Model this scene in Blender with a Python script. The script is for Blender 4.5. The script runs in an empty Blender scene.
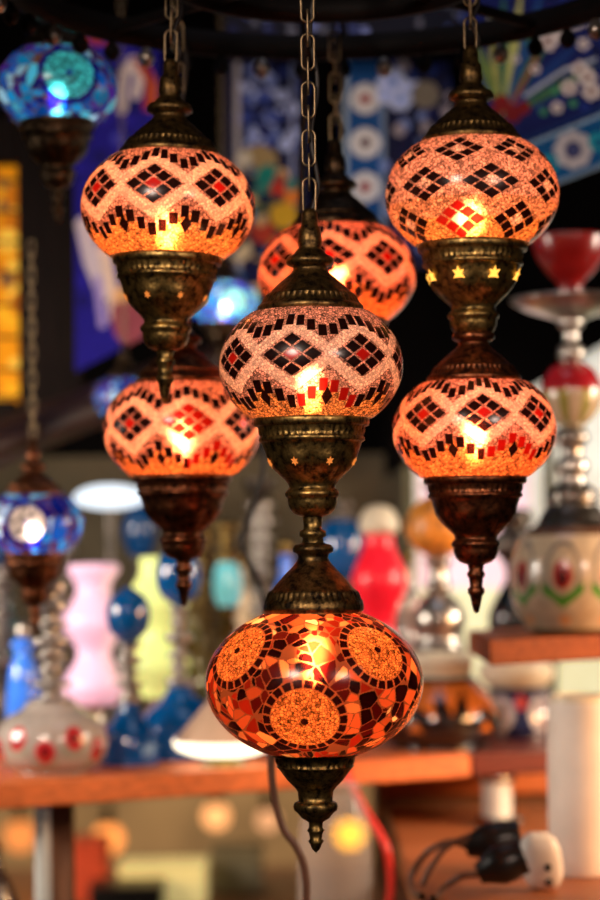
import bpy, math, random
import numpy as np
from mathutils import Vector, Matrix

random.seed(7)
rng = np.random.default_rng(7)
PI = math.pi
scn = bpy.context.scene
COL = scn.collection

# ------------------------------------------------------------------ camera geometry
FPX = 2125.0          # focal length in pixels (85 mm on a 36 mm tall frame of 900 px)
HOR = 555.0           # horizon row
ZC = 1.5              # camera height
ROLL = math.radians(-0.6)
FOCUS = 1.84


def P(px, py, Y):
    dx, dy = px - 300.0, HOR - py
    c, s = math.cos(ROLL), math.sin(ROLL)
    return Vector(((c * dx - s * dy) * Y / FPX, Y, ZC + (s * dx + c * dy) * Y / FPX))


def row_of(z, Y):
    return HOR - (z - ZC) * FPX / Y


def lin(c):
    return tuple(((v / 255.0) / 12.92 if v / 255.0 <= 0.04045 else ((v / 255.0 + 0.055) / 1.055) ** 2.4) for v in c)


# ------------------------------------------------------------------ materials
def newmat(name):
    m = bpy.data.materials.new(name)
    m.use_nodes = True
    nt = m.node_tree
    nt.nodes.clear()
    return m, nt, nt.nodes.new('ShaderNodeOutputMaterial')


def N(nt, kind, **kw):
    n = nt.nodes.new(kind)
    for k, v in kw.items():
        setattr(n, k, v)
    return n


def setin(node, **kw):
    for k, v in kw.items():
        node.inputs[k.replace('_', ' ')].default_value = v


def plain(name, rgb, rough=0.5, metal=0.0, var=0.25, scale=30.0, emit=0.0, emit_rgb=None, bump=0.0, coat=0.0, trans=0.0, stretch=None, spec=0.5):
    m, nt, out = newmat(name)
    b = N(nt, 'ShaderNodeBsdfPrincipled')
    tc = N(nt, 'ShaderNodeTexCoord')
    no = N(nt, 'ShaderNodeTexNoise')
    setin(no, Scale=scale, Detail=4.0)
    if stretch:
        mp = N(nt, 'ShaderNodeMapping')
        mp.inputs['Scale'].default_value = stretch
        nt.links.new(tc.outputs['Object'], mp.inputs['Vector'])
        nt.links.new(mp.outputs['Vector'], no.inputs['Vector'])
    else:
        nt.links.new(tc.outputs['Object'], no.inputs['Vector'])
    cr = N(nt, 'ShaderNodeValToRGB')
    c = lin(rgb)
    cr.color_ramp.elements[0].position = 0.3
    cr.color_ramp.elements[1].position = 0.7
    cr.color_ramp.elements[0].color = tuple(v * (1 - var) for v in c) + (1,)
    cr.color_ramp.elements[1].color = tuple(min(1, v * (1 + var)) for v in c) + (1,)
    nt.links.new(no.outputs['Fac'], cr.inputs['Fac'])
    nt.links.new(cr.outputs['Color'], b.inputs['Base Color'])
    b.inputs['Roughness'].default_value = rough
    b.inputs['Metallic'].default_value = metal
    b.inputs['Coat Weight'].default_value = coat
    b.inputs['Specular IOR Level'].default_value = spec
    b.inputs['Transmission Weight'].default_value = trans
    if emit > 0:
        if emit_rgb:
            b.inputs['Emission Color'].default_value = lin(emit_rgb) + (1,)
        else:
            nt.links.new(cr.outputs['Color'], b.inputs['Emission Color'])
        b.inputs['Emission Strength'].default_value = emit
    if bump > 0:
        bp = N(nt, 'ShaderNodeBump')
        bp.inputs['Strength'].default_value = bump
        bp.inputs['Distance'].default_value = 0.001
        nt.links.new(no.outputs['Fac'], bp.inputs['Height'])
        nt.links.new(bp.outputs['Normal'], b.inputs['Normal'])
    nt.links.new(b.outputs['BSDF'], out.inputs['Surface'])
    return m


def painted(name, rough=0.35, emit=0.0, coat=0.3):
    """glazed / painted surface whose colour is carried by the mesh colour attribute, broken up by a noise"""
    m, nt, out = newmat(name)
    b = N(nt, 'ShaderNodeBsdfPrincipled')
    at = N(nt, 'ShaderNodeAttribute', attribute_name='paint')
    tc = N(nt, 'ShaderNodeTexCoord')
    no = N(nt, 'ShaderNodeTexNoise')
    setin(no, Scale=90.0, Detail=3.0)
    nt.links.new(tc.outputs['Object'], no.inputs['Vector'])
    mr = N(nt, 'ShaderNodeMapRange')
    setin(mr, To_Min=0.7, To_Max=1.2)
    nt.links.new(no.outputs['Fac'], mr.inputs['Value'])
    mx = N(nt, 'ShaderNodeVectorMath', operation='SCALE')
    nt.links.new(at.outputs['Color'], mx.inputs[0])
    nt.links.new(mr.outputs['Result'], mx.inputs['Scale'])
    nt.links.new(mx.outputs['Vector'], b.inputs['Base Color'])
    b.inputs['Roughness'].default_value = rough
    b.inputs['Coat Weight'].default_value = coat
    if rough > 0.5:
        b.inputs['Specular IOR Level'].default_value = 0.12
    if emit > 0:
        nt.links.new(mx.outputs['Vector'], b.inputs['Emission Color'])
        b.inputs['Emission Strength'].default_value = emit
    nt.links.new(b.outputs['BSDF'], out.inputs['Surface'])
    return m


def mosaic(name, bead=470.0, glow=1.0, see=0.22, front=0.5):
    """mosaic glass: colour attribute gives the tesserae, a fine Voronoi breaks the bead-filled areas into chips.
    Light from the bulb inside passes through as translucent + a little clear transmission."""
    m, nt, out = newmat(name)
    L = nt.links.new
    at = N(nt, 'ShaderNodeAttribute', attribute_name='paint')
    tc = N(nt, 'ShaderNodeTexCoord')
    ve = N(nt, 'ShaderNodeTexVoronoi', feature='DISTANCE_TO_EDGE')
    vf = N(nt, 'ShaderNodeTexVoronoi', feature='F1')
    for v in (ve, vf):
        v.inputs['Scale'].default_value = bead
        L(tc.outputs['Object'], v.inputs['Vector'])
    gr = N(nt, 'ShaderNodeMapRange')          # grout between chips
    setin(gr, From_Min=0.03, From_Max=0.14, To_Min=0.10, To_Max=1.0)
    L(ve.outputs['Distance'], gr.inputs['Value'])
    sx = N(nt, 'ShaderNodeSeparateColor')
    L(vf.outputs['Color'], sx.inputs['Color'])
    vr = N(nt, 'ShaderNodeMapRange')
    setin(vr, To_Min=0.3, To_Max=1.55)
    L(sx.outputs['Red'], vr.inputs['Value'])
    mu = N(nt, 'ShaderNodeMath', operation='MULTIPLY')
    L(gr.outputs['Result'], mu.inputs[0])
    L(vr.outputs['Result'], mu.inputs[1])
    fm = N(nt, 'ShaderNodeMix', data_type='FLOAT')
    fm.inputs[2].default_value = 1.0
    L(at.outputs['Alpha'], fm.inputs[0])
    L(mu.outputs['Value'], fm.inputs[3])
    sc = N(nt, 'ShaderNodeVectorMath', operation='SCALE')
    L(at.outputs['Color'], sc.inputs[0])
    L(fm.outputs[0], sc.inputs['Scale'])
    bp = N(nt, 'ShaderNodeBump')
    bp.inputs['Strength'].default_value = 0.8
    bp.inputs['Distance'].default_value = 0.0008
    hm = N(nt, 'ShaderNodeMath', operation='MULTIPLY')
    L(sx.outputs['Green'], hm.inputs[0])
    L(at.outputs['Alpha'], hm.inputs[1])
    L(hm.outputs['Value'], bp.inputs['Height'])
    tl = N(nt, 'ShaderNodeBsdfTranslucent')
    L(sc.outputs['Vector'], tl.inputs['Color'])
    L(bp.outputs['Normal'], tl.inputs['Normal'])
    df = N(nt, 'ShaderNodeBsdfDiffuse')
    L(sc.outputs['Vector'], df.inputs['Color'])
    L(bp.outputs['Normal'], df.inputs['Normal'])
    m1 = N(nt, 'ShaderNodeMixShader')
    m1.inputs['Fac'].default_value = front
    L(tl.outputs['BSDF'], m1.inputs[1])
    L(df.outputs['BSDF'], m1.inputs[2])
    tr = N(nt, 'ShaderNodeBsdfRefraction')
    tr.inputs['Roughness'].default_value = 0.66
    tr.inputs['IOR'].default_value = 1.12
    L(bp.outputs['Normal'], tr.inputs['Normal'])
    L(sc.outputs['Vector'], tr.inputs['Color'])
    m2 = N(nt, 'ShaderNodeMixShader')
    m2.inputs['Fac'].default_value = see
    L(m1.outputs['Shader'], m2.inputs[1])
    L(tr.outputs['BSDF'], m2.inputs[2])
    gl = N(nt, 'ShaderNodeBsdfGlossy')
    gl.inputs['Roughness'].default_value = 0.22
    L(bp.outputs['Normal'], gl.inputs['Normal'])
    fr = N(nt, 'ShaderNodeFresnel')
    fr.inputs['IOR'].default_value = 1.45
    m3 = N(nt, 'ShaderNodeMixShader')
    L(fr.outputs['Fac'], m3.inputs['Fac'])
    L(m2.outputs['Shader'], m3.inputs[1])
    L(gl.outputs['BSDF'], m3.inputs[2])
    L(m3.outputs['Shader'], out.inputs['Surface'])
    return m


def emitter(name, rgb, strength):
    m, nt, out = newmat(name)
    e = N(nt, 'ShaderNodeEmission')
    e.inputs['Color'].default_value = lin(rgb) + (1,)
    e.inputs['Strength'].default_value = strength
    nt.links.new(e.outputs['Emission'], out.inputs['Surface'])
    return m


def thin_glass(name, rgb, clear=0.75, rough=0.05):
    m, nt, out = newmat(name)
    t = N(nt, 'ShaderNodeBsdfTransparent')
    t.inputs['Color'].default_value = lin(rgb) + (1,)
    p = N(nt, 'ShaderNodeBsdfPrincipled')
    p.inputs['Base Color'].default_value = lin(rgb) + (1,)
    p.inputs['Roughness'].default_value = rough
    mx = N(nt, 'ShaderNodeMixShader')
    mx.inputs['Fac'].default_value = clear
    nt.links.new(p.outputs['BSDF'], mx.inputs[1])
    nt.links.new(t.outputs['BSDF'], mx.inputs[2])
    nt.links.new(mx.outputs['Shader'], out.inputs['Surface'])
    return m


def antique(name, hi, lo, rough=0.34):
    m, nt, out = newmat(name)
    L = nt.links.new
    b = N(nt, 'ShaderNodeBsdfPrincipled')
    tc = N(nt, 'ShaderNodeTexCoord')
    no = N(nt, 'ShaderNodeTexNoise')
    setin(no, Scale=140.0, Detail=6.0, Roughness=0.65)
    L(tc.outputs['Object'], no.inputs['Vector'])
    cr = N(nt, 'ShaderNodeValToRGB')
    cr.color_ramp.elements[0].position = 0.38
    cr.color_ramp.elements[1].position = 0.66
    cr.color_ramp.elements[0].color = lin(lo) + (1,)
    cr.color_ramp.elements[1].color = lin(hi) + (1,)
    L(no.outputs['Fac'], cr.inputs['Fac'])
    L(cr.outputs['Color'], b.inputs['Base Color'])
    b.inputs['Metallic'].default_value = 0.95
    mr = N(nt, 'ShaderNodeMapRange')
    setin(mr, To_Min=rough + 0.2, To_Max=rough - 0.08)
    L(no.outputs['Fac'], mr.inputs['Value'])
    L(mr.outputs['Result'], b.inputs['Roughness'])
    n2 = N(nt, 'ShaderNodeTexVoronoi', feature='F1')
    n2.inputs['Scale'].default_value = 260.0
    L(tc.outputs['Object'], n2.inputs['Vector'])
    bp = N(nt, 'ShaderNodeBump')
    bp.inputs['Strength'].default_value = 0.35
    bp.inputs['Distance'].default_value = 0.0007
    L(n2.outputs['Distance'], bp.inputs['Height'])
    L(bp.outputs['Normal'], b.inputs['Normal'])
    L(b.outputs['BSDF'], out.inputs['Surface'])
    return m


M = {}
M['brass'] = antique('antique_brass', (176, 146, 84), (46, 38, 24))
M['brass_cap'] = antique('shaded_brass', (120, 96, 56), (30, 24, 17), 0.38)  # darker copy of the brass, shadow on the caps put into the colour
M['brass_red'] = antique('antique_copper', (140, 84, 52), (44, 26, 18))
M['brass_dark'] = antique('dark_bronze', (84, 66, 46), (22, 17, 13))
M['chain'] = plain('chain_steel', (120, 105, 80), 0.4, 0.9, 0.3, 200)
M['cord'] = plain('black_cord', (16, 13, 12), 0.6, 0, 0.2, 80)
M['cord_brown'] = plain('brown_cord', (96, 62, 44), 0.45, 0, 0.2, 80)
M['cord_red'] = plain('red_cord', (215, 52, 40), 0.4, 0, 0.15, 80, emit=0.12)
M['iron'] = plain('black_iron', (6, 5, 6), 0.7, 0.0, 0.4, 60, spec=0.15)
M['mosaic'] = mosaic('mosaic_bead_glass', 400.0)
M['mosaic_red'] = mosaic('mosaic_red_glass', 400.0, see=0.55, front=0.3)
M['mosaic_blue'] = mosaic('mosaic_blue_glass', 300.0, see=0.3, front=0.3)
M['wood'] = plain('orange_wood', (206, 108, 50), 0.55, 0, 0.25, 14, coat=0.0, stretch=(1, 8, 8))
M['wood_red'] = plain('dark_red_wood', (96, 34, 22), 0.42, 0, 0.25, 14, coat=0.2, stretch=(1, 8, 8))
M['wood_brown'] = plain('brown_wood', (128, 80, 46), 0.5, 0, 0.25, 10, stretch=(1, 6, 9))
M['wood_dark'] = plain('dark_wood', (20, 12, 9), 0.7, 0, 0.35, 12, stretch=(6, 6, 1), spec=0.1)
M['chrome'] = plain('brushed_chrome', (205, 208, 205), 0.22, 1.0, 0.08, 40)
M['post'] = plain('pale_metal', (214, 216, 208), 0.4, 0.35, 0.06, 40, emit=0.06)
M['silver'] = plain('worn_silver', (165, 158, 150), 0.28, 0.9, 0.3, 60)
M['pewter'] = plain('dark_pewter', (88, 82, 76), 0.3, 0.9, 0.35, 60)
M['glaze'] = painted('painted_ceramic', 0.25, 0.05, 0.6)
M['tile'] = painted('painted_tile', 0.6, 0.0, 0.0)
M['cream'] = plain('cream_ceramic', (222, 206, 176), 0.4, 0, 0.1, 30)
M['white'] = plain('white_plastic', (226, 218, 208), 0.4, 0, 0.06, 30)
M['offwhite'] = plain('offwhite_card', (228, 216, 202), 0.6, 0, 0.08, 22)
M['black'] = plain('black_plastic', (14, 13, 13), 0.35, 0, 0.2, 50)
M['blueglass'] = plain('deep_blue_glass', (3, 58, 104), 0.12, 0, 0.4, 25, emit=0.35, coat=0.6)  # blue and cyan glass: light through it put in as emission
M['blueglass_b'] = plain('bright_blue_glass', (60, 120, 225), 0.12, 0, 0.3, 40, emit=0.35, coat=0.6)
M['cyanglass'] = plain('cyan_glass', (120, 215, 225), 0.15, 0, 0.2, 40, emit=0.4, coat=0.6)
M['pinkglass'] = plain('pink_frosted_glass', (232, 186, 212), 0.35, 0, 0.08, 20, emit=0.42)  # pink, lime and red glass: backlight put in as emission
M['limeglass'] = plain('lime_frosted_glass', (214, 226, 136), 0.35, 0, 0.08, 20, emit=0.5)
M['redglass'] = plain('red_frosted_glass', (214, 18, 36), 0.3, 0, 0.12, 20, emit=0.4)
M['redbowl'] = plain('red_glaze', (140, 18, 14), 0.3, 0, 0.25, 40, emit=0.03, coat=0.5)
M['clear'] = thin_glass('clear_glass', (238, 226, 214), 0.78)
M['star'] = emitter('amber_star_glow', (255, 178, 70), 2.2)
M['ember'] = emitter('amber_hole_glow', (250, 140, 60), 0.9)

# ------------------------------------------------------------------ mesh builders
def link(name, me, mat=None, parent=None):
    o = bpy.data.objects.new(name, me)
    COL.objects.link(o)
    if mat is not None and me is not None and len(me.materials) == 0:
        me.materials.append(mat)
    if parent is not None:
        o.parent = parent
    return o


def mesh_np(name, V, Q, smooth=True, paint=None):
    me = bpy.data.meshes.new(name)
    V = np.asarray(V, dtype=np.float32)
    Q = np.asarray(Q, dtype=np.int32)
    k = Q.shape[1]
    me.vertices.add(len(V))
    me.vertices.foreach_set('co', V.ravel())
    me.loops.add(Q.size)
    me.loops.foreach_set('vertex_index', Q.ravel())
    me.polygons.add(len(Q))
    me.polygons.foreach_set('loop_start', np.arange(0, Q.size, k, dtype=np.int32))
    me.polygons.foreach_set('use_smooth', np.full(len(Q), smooth, dtype=bool))
    me.update(calc_edges=True)
    if paint is not None:
        ca = me.color_attributes.new('paint', 'FLOAT_COLOR', 'POINT')
        ca.data.foreach_set('color', np.asarray(paint, dtype=np.float32).ravel())
    me.validate()
    return me


def grid_quads(rows, n, wrap):
    i = np.arange(rows - 1)[:, None]
    if wrap:
        j = np.arange(n)[None, :]
        j2 = (j + 1) % n
    else:
        j = np.arange(n - 1)[None, :]
        j2 = j + 1
    a = i * n + j
    b = i * n + j2
    return np.stack([b + 0 * a, a + 0 * b, a + n, b + n], -1).reshape(-1, 4)


def lathe_mesh(name, prof, n=96, ribs=None, petals=None, paint=None, sub=1):
    """prof: [(r, z)] from top to bottom (metres).  ribs: [(z_hi, z_lo, count, amp)]"""
    pr = []
    for k in range(len(prof) - 1):
        r0, z0 = prof[k]
        r1, z1 = prof[k + 1]
        for s in range(sub):
            t = s / sub
            pr.append((r0 + (r1 - r0) * t, z0 + (z1 - z0) * t))
    pr.append(prof[-1])
    pr = np.array(pr)
    th = np.linspace(0, 2 * PI, n, endpoint=False)
    r = np.repeat(np.maximum(pr[:, 0:1], 1e-5), n, 1)
    z = np.repeat(pr[:, 1:2], n, 1)
    if ribs:
        for zh, zl, cnt, amp in ribs:
            msk = (z <= zh) & (z >= zl)
            r = r * (1 + np.where(msk, amp * np.sign(np.cos(th * cnt + 0.3))[None, :], 0))
    if petals:
        for zh, zl, cnt, amp in petals:
            w = np.clip((zh - z) / (zh - zl), 0, 1)
            w = np.where((z <= zh) & (z >= zl), np.sin(w * PI), 0)
            r = r * (1 + amp * w * np.abs(np.sin(th * cnt / 2))[None, :])
    X = r * np.sin(th)[None, :]
    Yy = -r * np.cos(th)[None, :]
    V = np.stack([X, Yy, z], -1).reshape(-1, 3)
    pc = None
    if paint is not None:
        pc = paint(np.repeat(th[None, :], len(pr), 0).ravel(), z.ravel(), r.ravel())
    return mesh_np(name, V, grid_quads(len(pr), n, True), True, pc)


def tube_mesh(name, pts, rad, n=8, closed=False, taper=None):
    pts = [Vector(p) for p in pts]
    K = len(pts)
    V, Q = [], []
    up = Vector((0.13, 0.31, 0.94)).normalized()
    for k, p in enumerate(pts):
        a = pts[(k - 1) % K] if (closed or k > 0) else p
        b = pts[(k + 1) % K] if (closed or k < K - 1) else p
        t = (b - a).normalized()
        u = t.cross(up)
        if u.length < 1e-4:
            u = t.cross(Vector((1, 0, 0)))
        u.normalize()
        w = t.cross(u).normalized()
        rr = rad if taper is None else rad * taper(k / (K - 1))
        for j in range(n):
            an = 2 * PI * j / n
            V.append(p + (u * math.cos(an) + w * math.sin(an)) * rr)
    R = K if closed else K - 1
    for k in range(R):
        k2 = (k + 1) % K
        for j in range(n):
            j2 = (j + 1) % n
            Q.append((k * n + j, k * n + j2, k2 * n + j2, k2 * n + j))
    return mesh_np(name, [tuple(v) for v in V], Q)


def spline(pts, per=10):
    pts = [Vector(p) for p in pts]
    out = []
    for i in range(len(pts) - 1):
        p0 = pts[max(i - 1, 0)]
        p1, p2 = pts[i], pts[i + 1]
        p3 = pts[min(i + 2, len(pts) - 1)]
        for s in range(per):
            t = s / per
            out.append(0.5 * ((2 * p1) + (p2 - p0) * t + (2 * p0 - 5 * p1 + 4 * p2 - p3) * t * t + (3 * p1 - p0 - 3 * p2 + p3) * t ** 3))
    out.append(pts[-1])
    return out


def box_mesh(name, sx, sy, sz, bev=0.003, seg=2, origin_bottom=True):
    """rounded box (bmesh)"""
    import bmesh
    bm = bmesh.new()
    bmesh.ops.create_cube(bm, size=1.0)
    for v in bm.verts:
        v.co.x *= sx
        v.co.y *= sy
        v.co.z = (v.co.z + (0.5 if origin_bottom else 0)) * sz
    if bev > 0:
        bmesh.ops.bevel(bm, geom=list(bm.edges), offset=bev, segments=seg, affect='EDGES', profile=0.5)
    me = bpy.data.meshes.new(name)
    bm.to_mesh(me)
    bm.free()
    return me


def prism_mesh(name, poly, z0, z1, bev=0.0):
    """vertical extrusion of an xy polygon"""
    import bmesh
    bm = bmesh.new()
    lo = [bm.verts.new((x, y, z0)) for x, y in poly]
    hi = [bm.verts.new((x, y, z1)) for x, y in poly]
    bm.faces.new(lo[::-1])
    bm.faces.new(hi)
    k = len(poly)
    for i in range(k):
        bm.faces.new((lo[i], lo[(i + 1) % k], hi[(i + 1) % k], hi[i]))
    bmesh.ops.recalc_face_normals(bm, faces=bm.faces)
    if bev:
        bmesh.ops.bevel(bm, geom=list(bm.edges), offset=bev, segments=2, affect='EDGES', profile=0.5)
    me = bpy.data.meshes.new(name)
    bm.to_mesh(me)
    bm.free()
    return me


def tag(o, label, cat, group=None, kind=None):
    if label:
        o['label'] = label
    if cat:
        o['category'] = cat
    if group:
        o['group'] = group
    if kind:
        o['kind'] = kind
    return o


def thing(name, label, cat, loc, group=None):
    o = bpy.data.objects.new(name, None)
    o.empty_display_size = 0.02
    COL.objects.link(o)
    o.location = loc
    return tag(o, label, cat, group)


def struct(name, me, mat):
    o = link(name, me, mat)
    o['kind'] = 'structure'
    return o


# ------------------------------------------------------------------ mosaic painting
C_PINK = np.array(lin((252, 190, 172)))
C_PALE = np.array(lin((255, 216, 200)))
C_GOLD = np.array(lin((255, 178, 108)))
C_DARK = np.array(lin((24, 7, 6)))
C_RED = np.array(lin((150, 20, 16)))
C_AMB = np.array(lin((255, 140, 60)))


def rgba(n):
    a = np.ones((n, 4), np.float32)
    return a


def diamond(th, y, rep, phase, y0, hw, hh):
    """diamond lattice coordinates around the globe; returns p,q in -1..1 inside and the index"""
    per = 2 * PI / rep
    f = (th - phase) / per
    k = np.round(f)
    a = (f - k) * per / hw
    b = (y - y0) / hh
    return a + b, a - b, k


def put(col, msk, c, alpha=None):
    col[msk, :3] = c
    if alpha is not None:
        col[msk, 3] = alpha


def paint_eyes(phase, redset=(), shift=0.0, red_diamond=False):
    """pattern A: a girdle of tiled diamonds inside waving bead bands, dotted lines above and below. y in 'canonical' px (radius 92), down positive"""
    def f(th, y):
        y = y - shift
        n = len(th)
        col = rgba(n)
        put(col, slice(None), C_PINK, 1.0)
        rep = 8
        per = 2 * PI / rep
        fr = (th - phase) / per
        w = np.abs(fr - np.round(fr)) * 2            # 0 at a diamond, 1 between two
        k = np.round(fr).astype(int) % rep
        kn = np.floor(fr).astype(int) % rep
        # golden fill low down
        low = y > (34 - 20 * w ** 1.2) + 3
        put(col, low, C_GOLD)
        # wavering paler stripe in the bands
        put(col, ~low, C_PINK * 0.8)
        eye = np.abs(np.abs(y + 11) - (28 - 24 * w ** 1.2)) < 6.5
        put(col, eye, np.minimum(C_PALE * 1.15, 1.1), 0.6)
        # diamond 3x3
        p, q, _ = diamond(th, y, rep, phase, -11, math.radians(19.5), 22)
        ins = (np.abs(p) < 1) & (np.abs(q) < 1)
        gp, gq = (p + 1) * 1.5, (q + 1) * 1.5
        tile = (np.abs(gp - np.round(gp)) > 0.07) & (np.abs(gq - np.round(gq)) > 0.07)
        cen = (np.abs(p) < 0.3) & (np.abs(q) < 0.3)
        put(col, ins & tile, C_DARK, 0.0)
        put(col, ins & tile & cen, C_RED * 1.2, 0.0)
        for r in (redset if red_diamond else ()):
            put(col, ins & tile & (k == r) & ~cen, C_RED * 0.9, 0.0)
        # dotted wave above
        ang = math.radians(7.5)
        fa = th / ang
        da = np.abs(fa - np.round(fa))
        cq = (np.round(fa) * ang - phase) / per
        wq = np.abs(cq - np.round(cq)) * 2
        yu = -47 + 15 * wq ** 1.2
        sq = (np.abs(y - yu) < 5.8) & (da < 0.40)
        put(col, sq, C_DARK, 0.0)
        # dotted wave below
        yl = 35 - 20 * wq ** 1.2
        sq = (np.abs(y - yl) < 5.8) & (da < 0.40)
        put(col, sq, C_DARK, 0.0)
        for r in redset:
            put(col, sq & (kn == r), C_RED, 0.0)
        # small drops under the nodes
        sd = (np.abs(1 - w) * per / 2 / math.radians(4.2) + np.abs(y - 29) / 9) < 1
        put(col, sd, C_DARK * 1.3, 0.0)
        return col
    return f


def paint_lattice(phase, redset=()):
    """pattern B: staggered hollow diamonds"""
    def f(th, y):
        n = len(th)
        col = rgba(n)
        put(col, slice(None), C_PINK, 1.0)
        put(col, y > 14, C_GOLD * 0.5 + C_PINK * 0.5)
        put(col, y > 34, C_GOLD)
        for row, (y0, hh) in enumerate(((-35, 15), (0, 19), (37, 19), (68, 14))):
            ph = phase + (PI / 8 if row % 2 == 0 else 0)
            p, q, k = diamond(th, y, 8, ph, y0, math.radians(20), hh)
            ins = (np.abs(p) < 1) & (np.abs(q) < 1)
            gp, gq = (p + 1) * 1.5, (q + 1) * 1.5
            tile = (np.abs(gp - np.round(gp)) > 0.06) & (np.abs(gq - np.round(gq)) > 0.06)
            cen = (np.abs(p) < 0.33) & (np.abs(q) < 0.33)
            put(col, ins & tile & ~cen, C_DARK, 0.0)
            put(col, ins & cen, C_PALE, 1.0)
            for rr, kk in redset:
                if rr == row:
                    put(col, ins & tile & ~cen & (k.astype(int) % 8 == kk), C_RED * 1.1, 0.0)
                    put(col, ins & cen & (k.astype(int) % 8 == kk), np.array((1.0, 0.9, 0.8)), 0.0)
        return col
    return f


def shards(Pt, cells, palette, weights, seed, grout=0.0009, gcol=(0.20, 0.06, 0.03)):
    r = np.random.default_rng(seed)
    idx = r.choice(len(Pt), cells, replace=False)
    S = Pt[idx]
    pc = r.choice(len(palette), cells, p=weights)
    br = r.uniform(0.55, 1.25, cells)
    pal = np.array([lin(c) for c in palette])
    n = len(Pt)
    out = np.empty((n, 3))
    for a in range(0, n, 20000):
        d = np.linalg.norm(Pt[a:a + 20000, None, :] - S[None], axis=2)
        o2 = np.argpartition(d, 1, axis=1)[:, :2]
        d2 = np.take_along_axis(d, o2, 1)
        sw = d2[:, 0] > d2[:, 1]
        i1 = np.where(sw, o2[:, 1], o2[:, 0])
        d1, dd = d2.min(1), d2.max(1)
        c = pal[pc[i1]] * br[i1][:, None]
        c[(dd - d1) < grout] = gcol
        out[a:a + 20000] = c
    return np.clip(out, 0, 1.2)


def paint_rosettes(phase, unit, a, b, centers, rad, pal, wts, bead_c, ring_c, seed, cells=420, ring_bg=(0.02, 0.006, 0.004)):
    """pattern C/D: irregular glass shards with round bead medallions ringed by square tiles (unit = metres per canonical px)"""
    def f(th, y):
        n = len(th)
        r = a * np.sqrt(np.clip(1 - (y / b) ** 2, 0.02, 1))
        Pt = np.stack([r * np.sin(th), -r * np.cos(th), -y], -1) * unit
        col = rgba(n)
        col[:, 3] = 0.0
        col[:, :3] = shards(Pt, cells, pal, wts, seed)
        for (deg, y0, rd) in centers:
            t0 = math.radians(deg) + phase
            r0 = a * math.sqrt(1 - (y0 / b) ** 2)
            c = np.array([r0 * math.sin(t0), -r0 * math.cos(t0), -y0]) * unit
            d = np.linalg.norm(Pt - c, axis=1) / unit
            # direction around the medallion
            e1 = np.array([math.cos(t0), math.sin(t0), 0])
            nr = c / np.linalg.norm(c)
            e2 = np.cross(nr, e1)
            an = np.arctan2((Pt - c) @ e2, (Pt - c) @ e1)
            inn = d < rd
            put(col, inn, np.array(bead_c), 1.0)
            put(col, inn & (np.abs(d - rd * 0.42) < 1.6), np.array(bead_c) * 0.7, 1.0)
            put(col, inn & (d < rd * 0.12), np.array(ring_c), 0.0)
            ringm = (d >= rd) & (d < rd + 9)
            put(col, ringm, np.array(ring_bg), 0.0)
            fa = an / (2 * PI / 22)
            put(col, ringm & (np.abs(d - rd - 4.6) < 3.6) & (np.abs(fa - np.round(fa)) < 0.4), np.array(ring_c), 0.0)
        return col
    return f


# ------------------------------------------------------------------ pendant lamps
LS = FOCUS / FPX      # metres per canonical pixel (centre lamp, 92 px radius)


def cpx(prof, k):
    return [(r * k, -y * k) for (y, r) in prof]


CAP = [(-158, 0.1), (-157, 5), (-152, 8), (-140, 8.5), (-138, 11), (-123, 12.5), (-118, 11), (-115, 14), (-111, 17), (-109, 22), (-105.5, 24), (-102, 24), (-100, 21), (-98.5, 17),
       (-96, 17), (-92, 20), (-87, 26), (-80, 34), (-74, 40), (-72, 42), (-71.5, 44), (-70, 45), (-69, 45), (-62, 49), (-61, 51), (-59, 53), (-55, 53), (-53, 51), (-50, 46)]
CAP_SHORT = CAP[6:]
CUP = [(49, 48), (51, 55), (53, 57.5), (57, 58), (60, 57), (61, 54), (62, 53.5), (71, 51.5), (72, 53), (75, 53), (77, 50), (84, 47.5), (94, 43), (104, 36), (112, 29),
       (118, 24), (122, 23), (124, 25), (127, 27.5), (130, 27), (132, 25), (138, 24.5), (144, 22), (148, 18), (150, 13), (151, 9)]
FIN = [(149, 11), (152, 9), (158, 8), (160, 10), (164, 10), (166, 8), (176, 7), (178, 9.5), (183, 9.5), (186, 7), (196, 5), (204, 3), (206, 0.1)]
LINKSTEM = [(149, 10), (156, 9.5), (163, 9), (165, 13), (170, 13.5), (172, 10), (177, 11)]
LOWCAP = [(-142, 9), (-139.5, 12), (-138, 18), (-135, 20.5), (-131, 20), (-129, 16), (-125, 15), (-121, 17), (-115, 22), (-107, 30), (-100, 36), (-94, 41), (-92, 44), (-90, 45),
          (-84, 47), (-82, 49.5), (-76, 50.5), (-72, 50), (-69, 46)]
LOWCUP = [(64, 36), (66, 41), (68, 44), (72, 44), (73, 41), (74, 40), (82, 38), (83, 39), (85, 37), (90, 33), (97, 28), (104, 21), (108, 18), (118, 17), (119.5, 21),
          (123, 22.5), (127, 21.5), (130, 18), (135, 14), (138, 9), (139, 7)]
LOWFIN = [(137, 9), (140, 7), (145, 7), (147, 9), (150, 7), (156, 6), (158, 8), (161, 6), (166, 4), (170, 0.1)]


def globe_mesh(name, k, a, b, ytop, ybot, paint, rows, n):
    f0, f1 = math.asin(ytop / b), math.asin(ybot / b)
    f = np.linspace(f0, f1, rows)
    y = b * np.sin(f)
    r = a * np.cos(f)
    th = np.linspace(0, 2 * PI, n, endpoint=False)
    R = np.repeat(r[:, None], n, 1)
    TH = np.repeat(th[None, :], rows, 0)
    YY = np.repeat(y[:, None], n, 1)
    V = np.stack([R * np.sin(TH) * k, -R * np.cos(TH) * k, -YY * k], -1).reshape(-1, 3)
    TT = np.where(TH > PI, TH - 2 * PI, TH)
    pc = paint(TT.ravel(), YY.ravel())
    return mesh_np(name, V, grid_quads(rows, n, True), True, pc)


BULBS = {}


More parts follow.
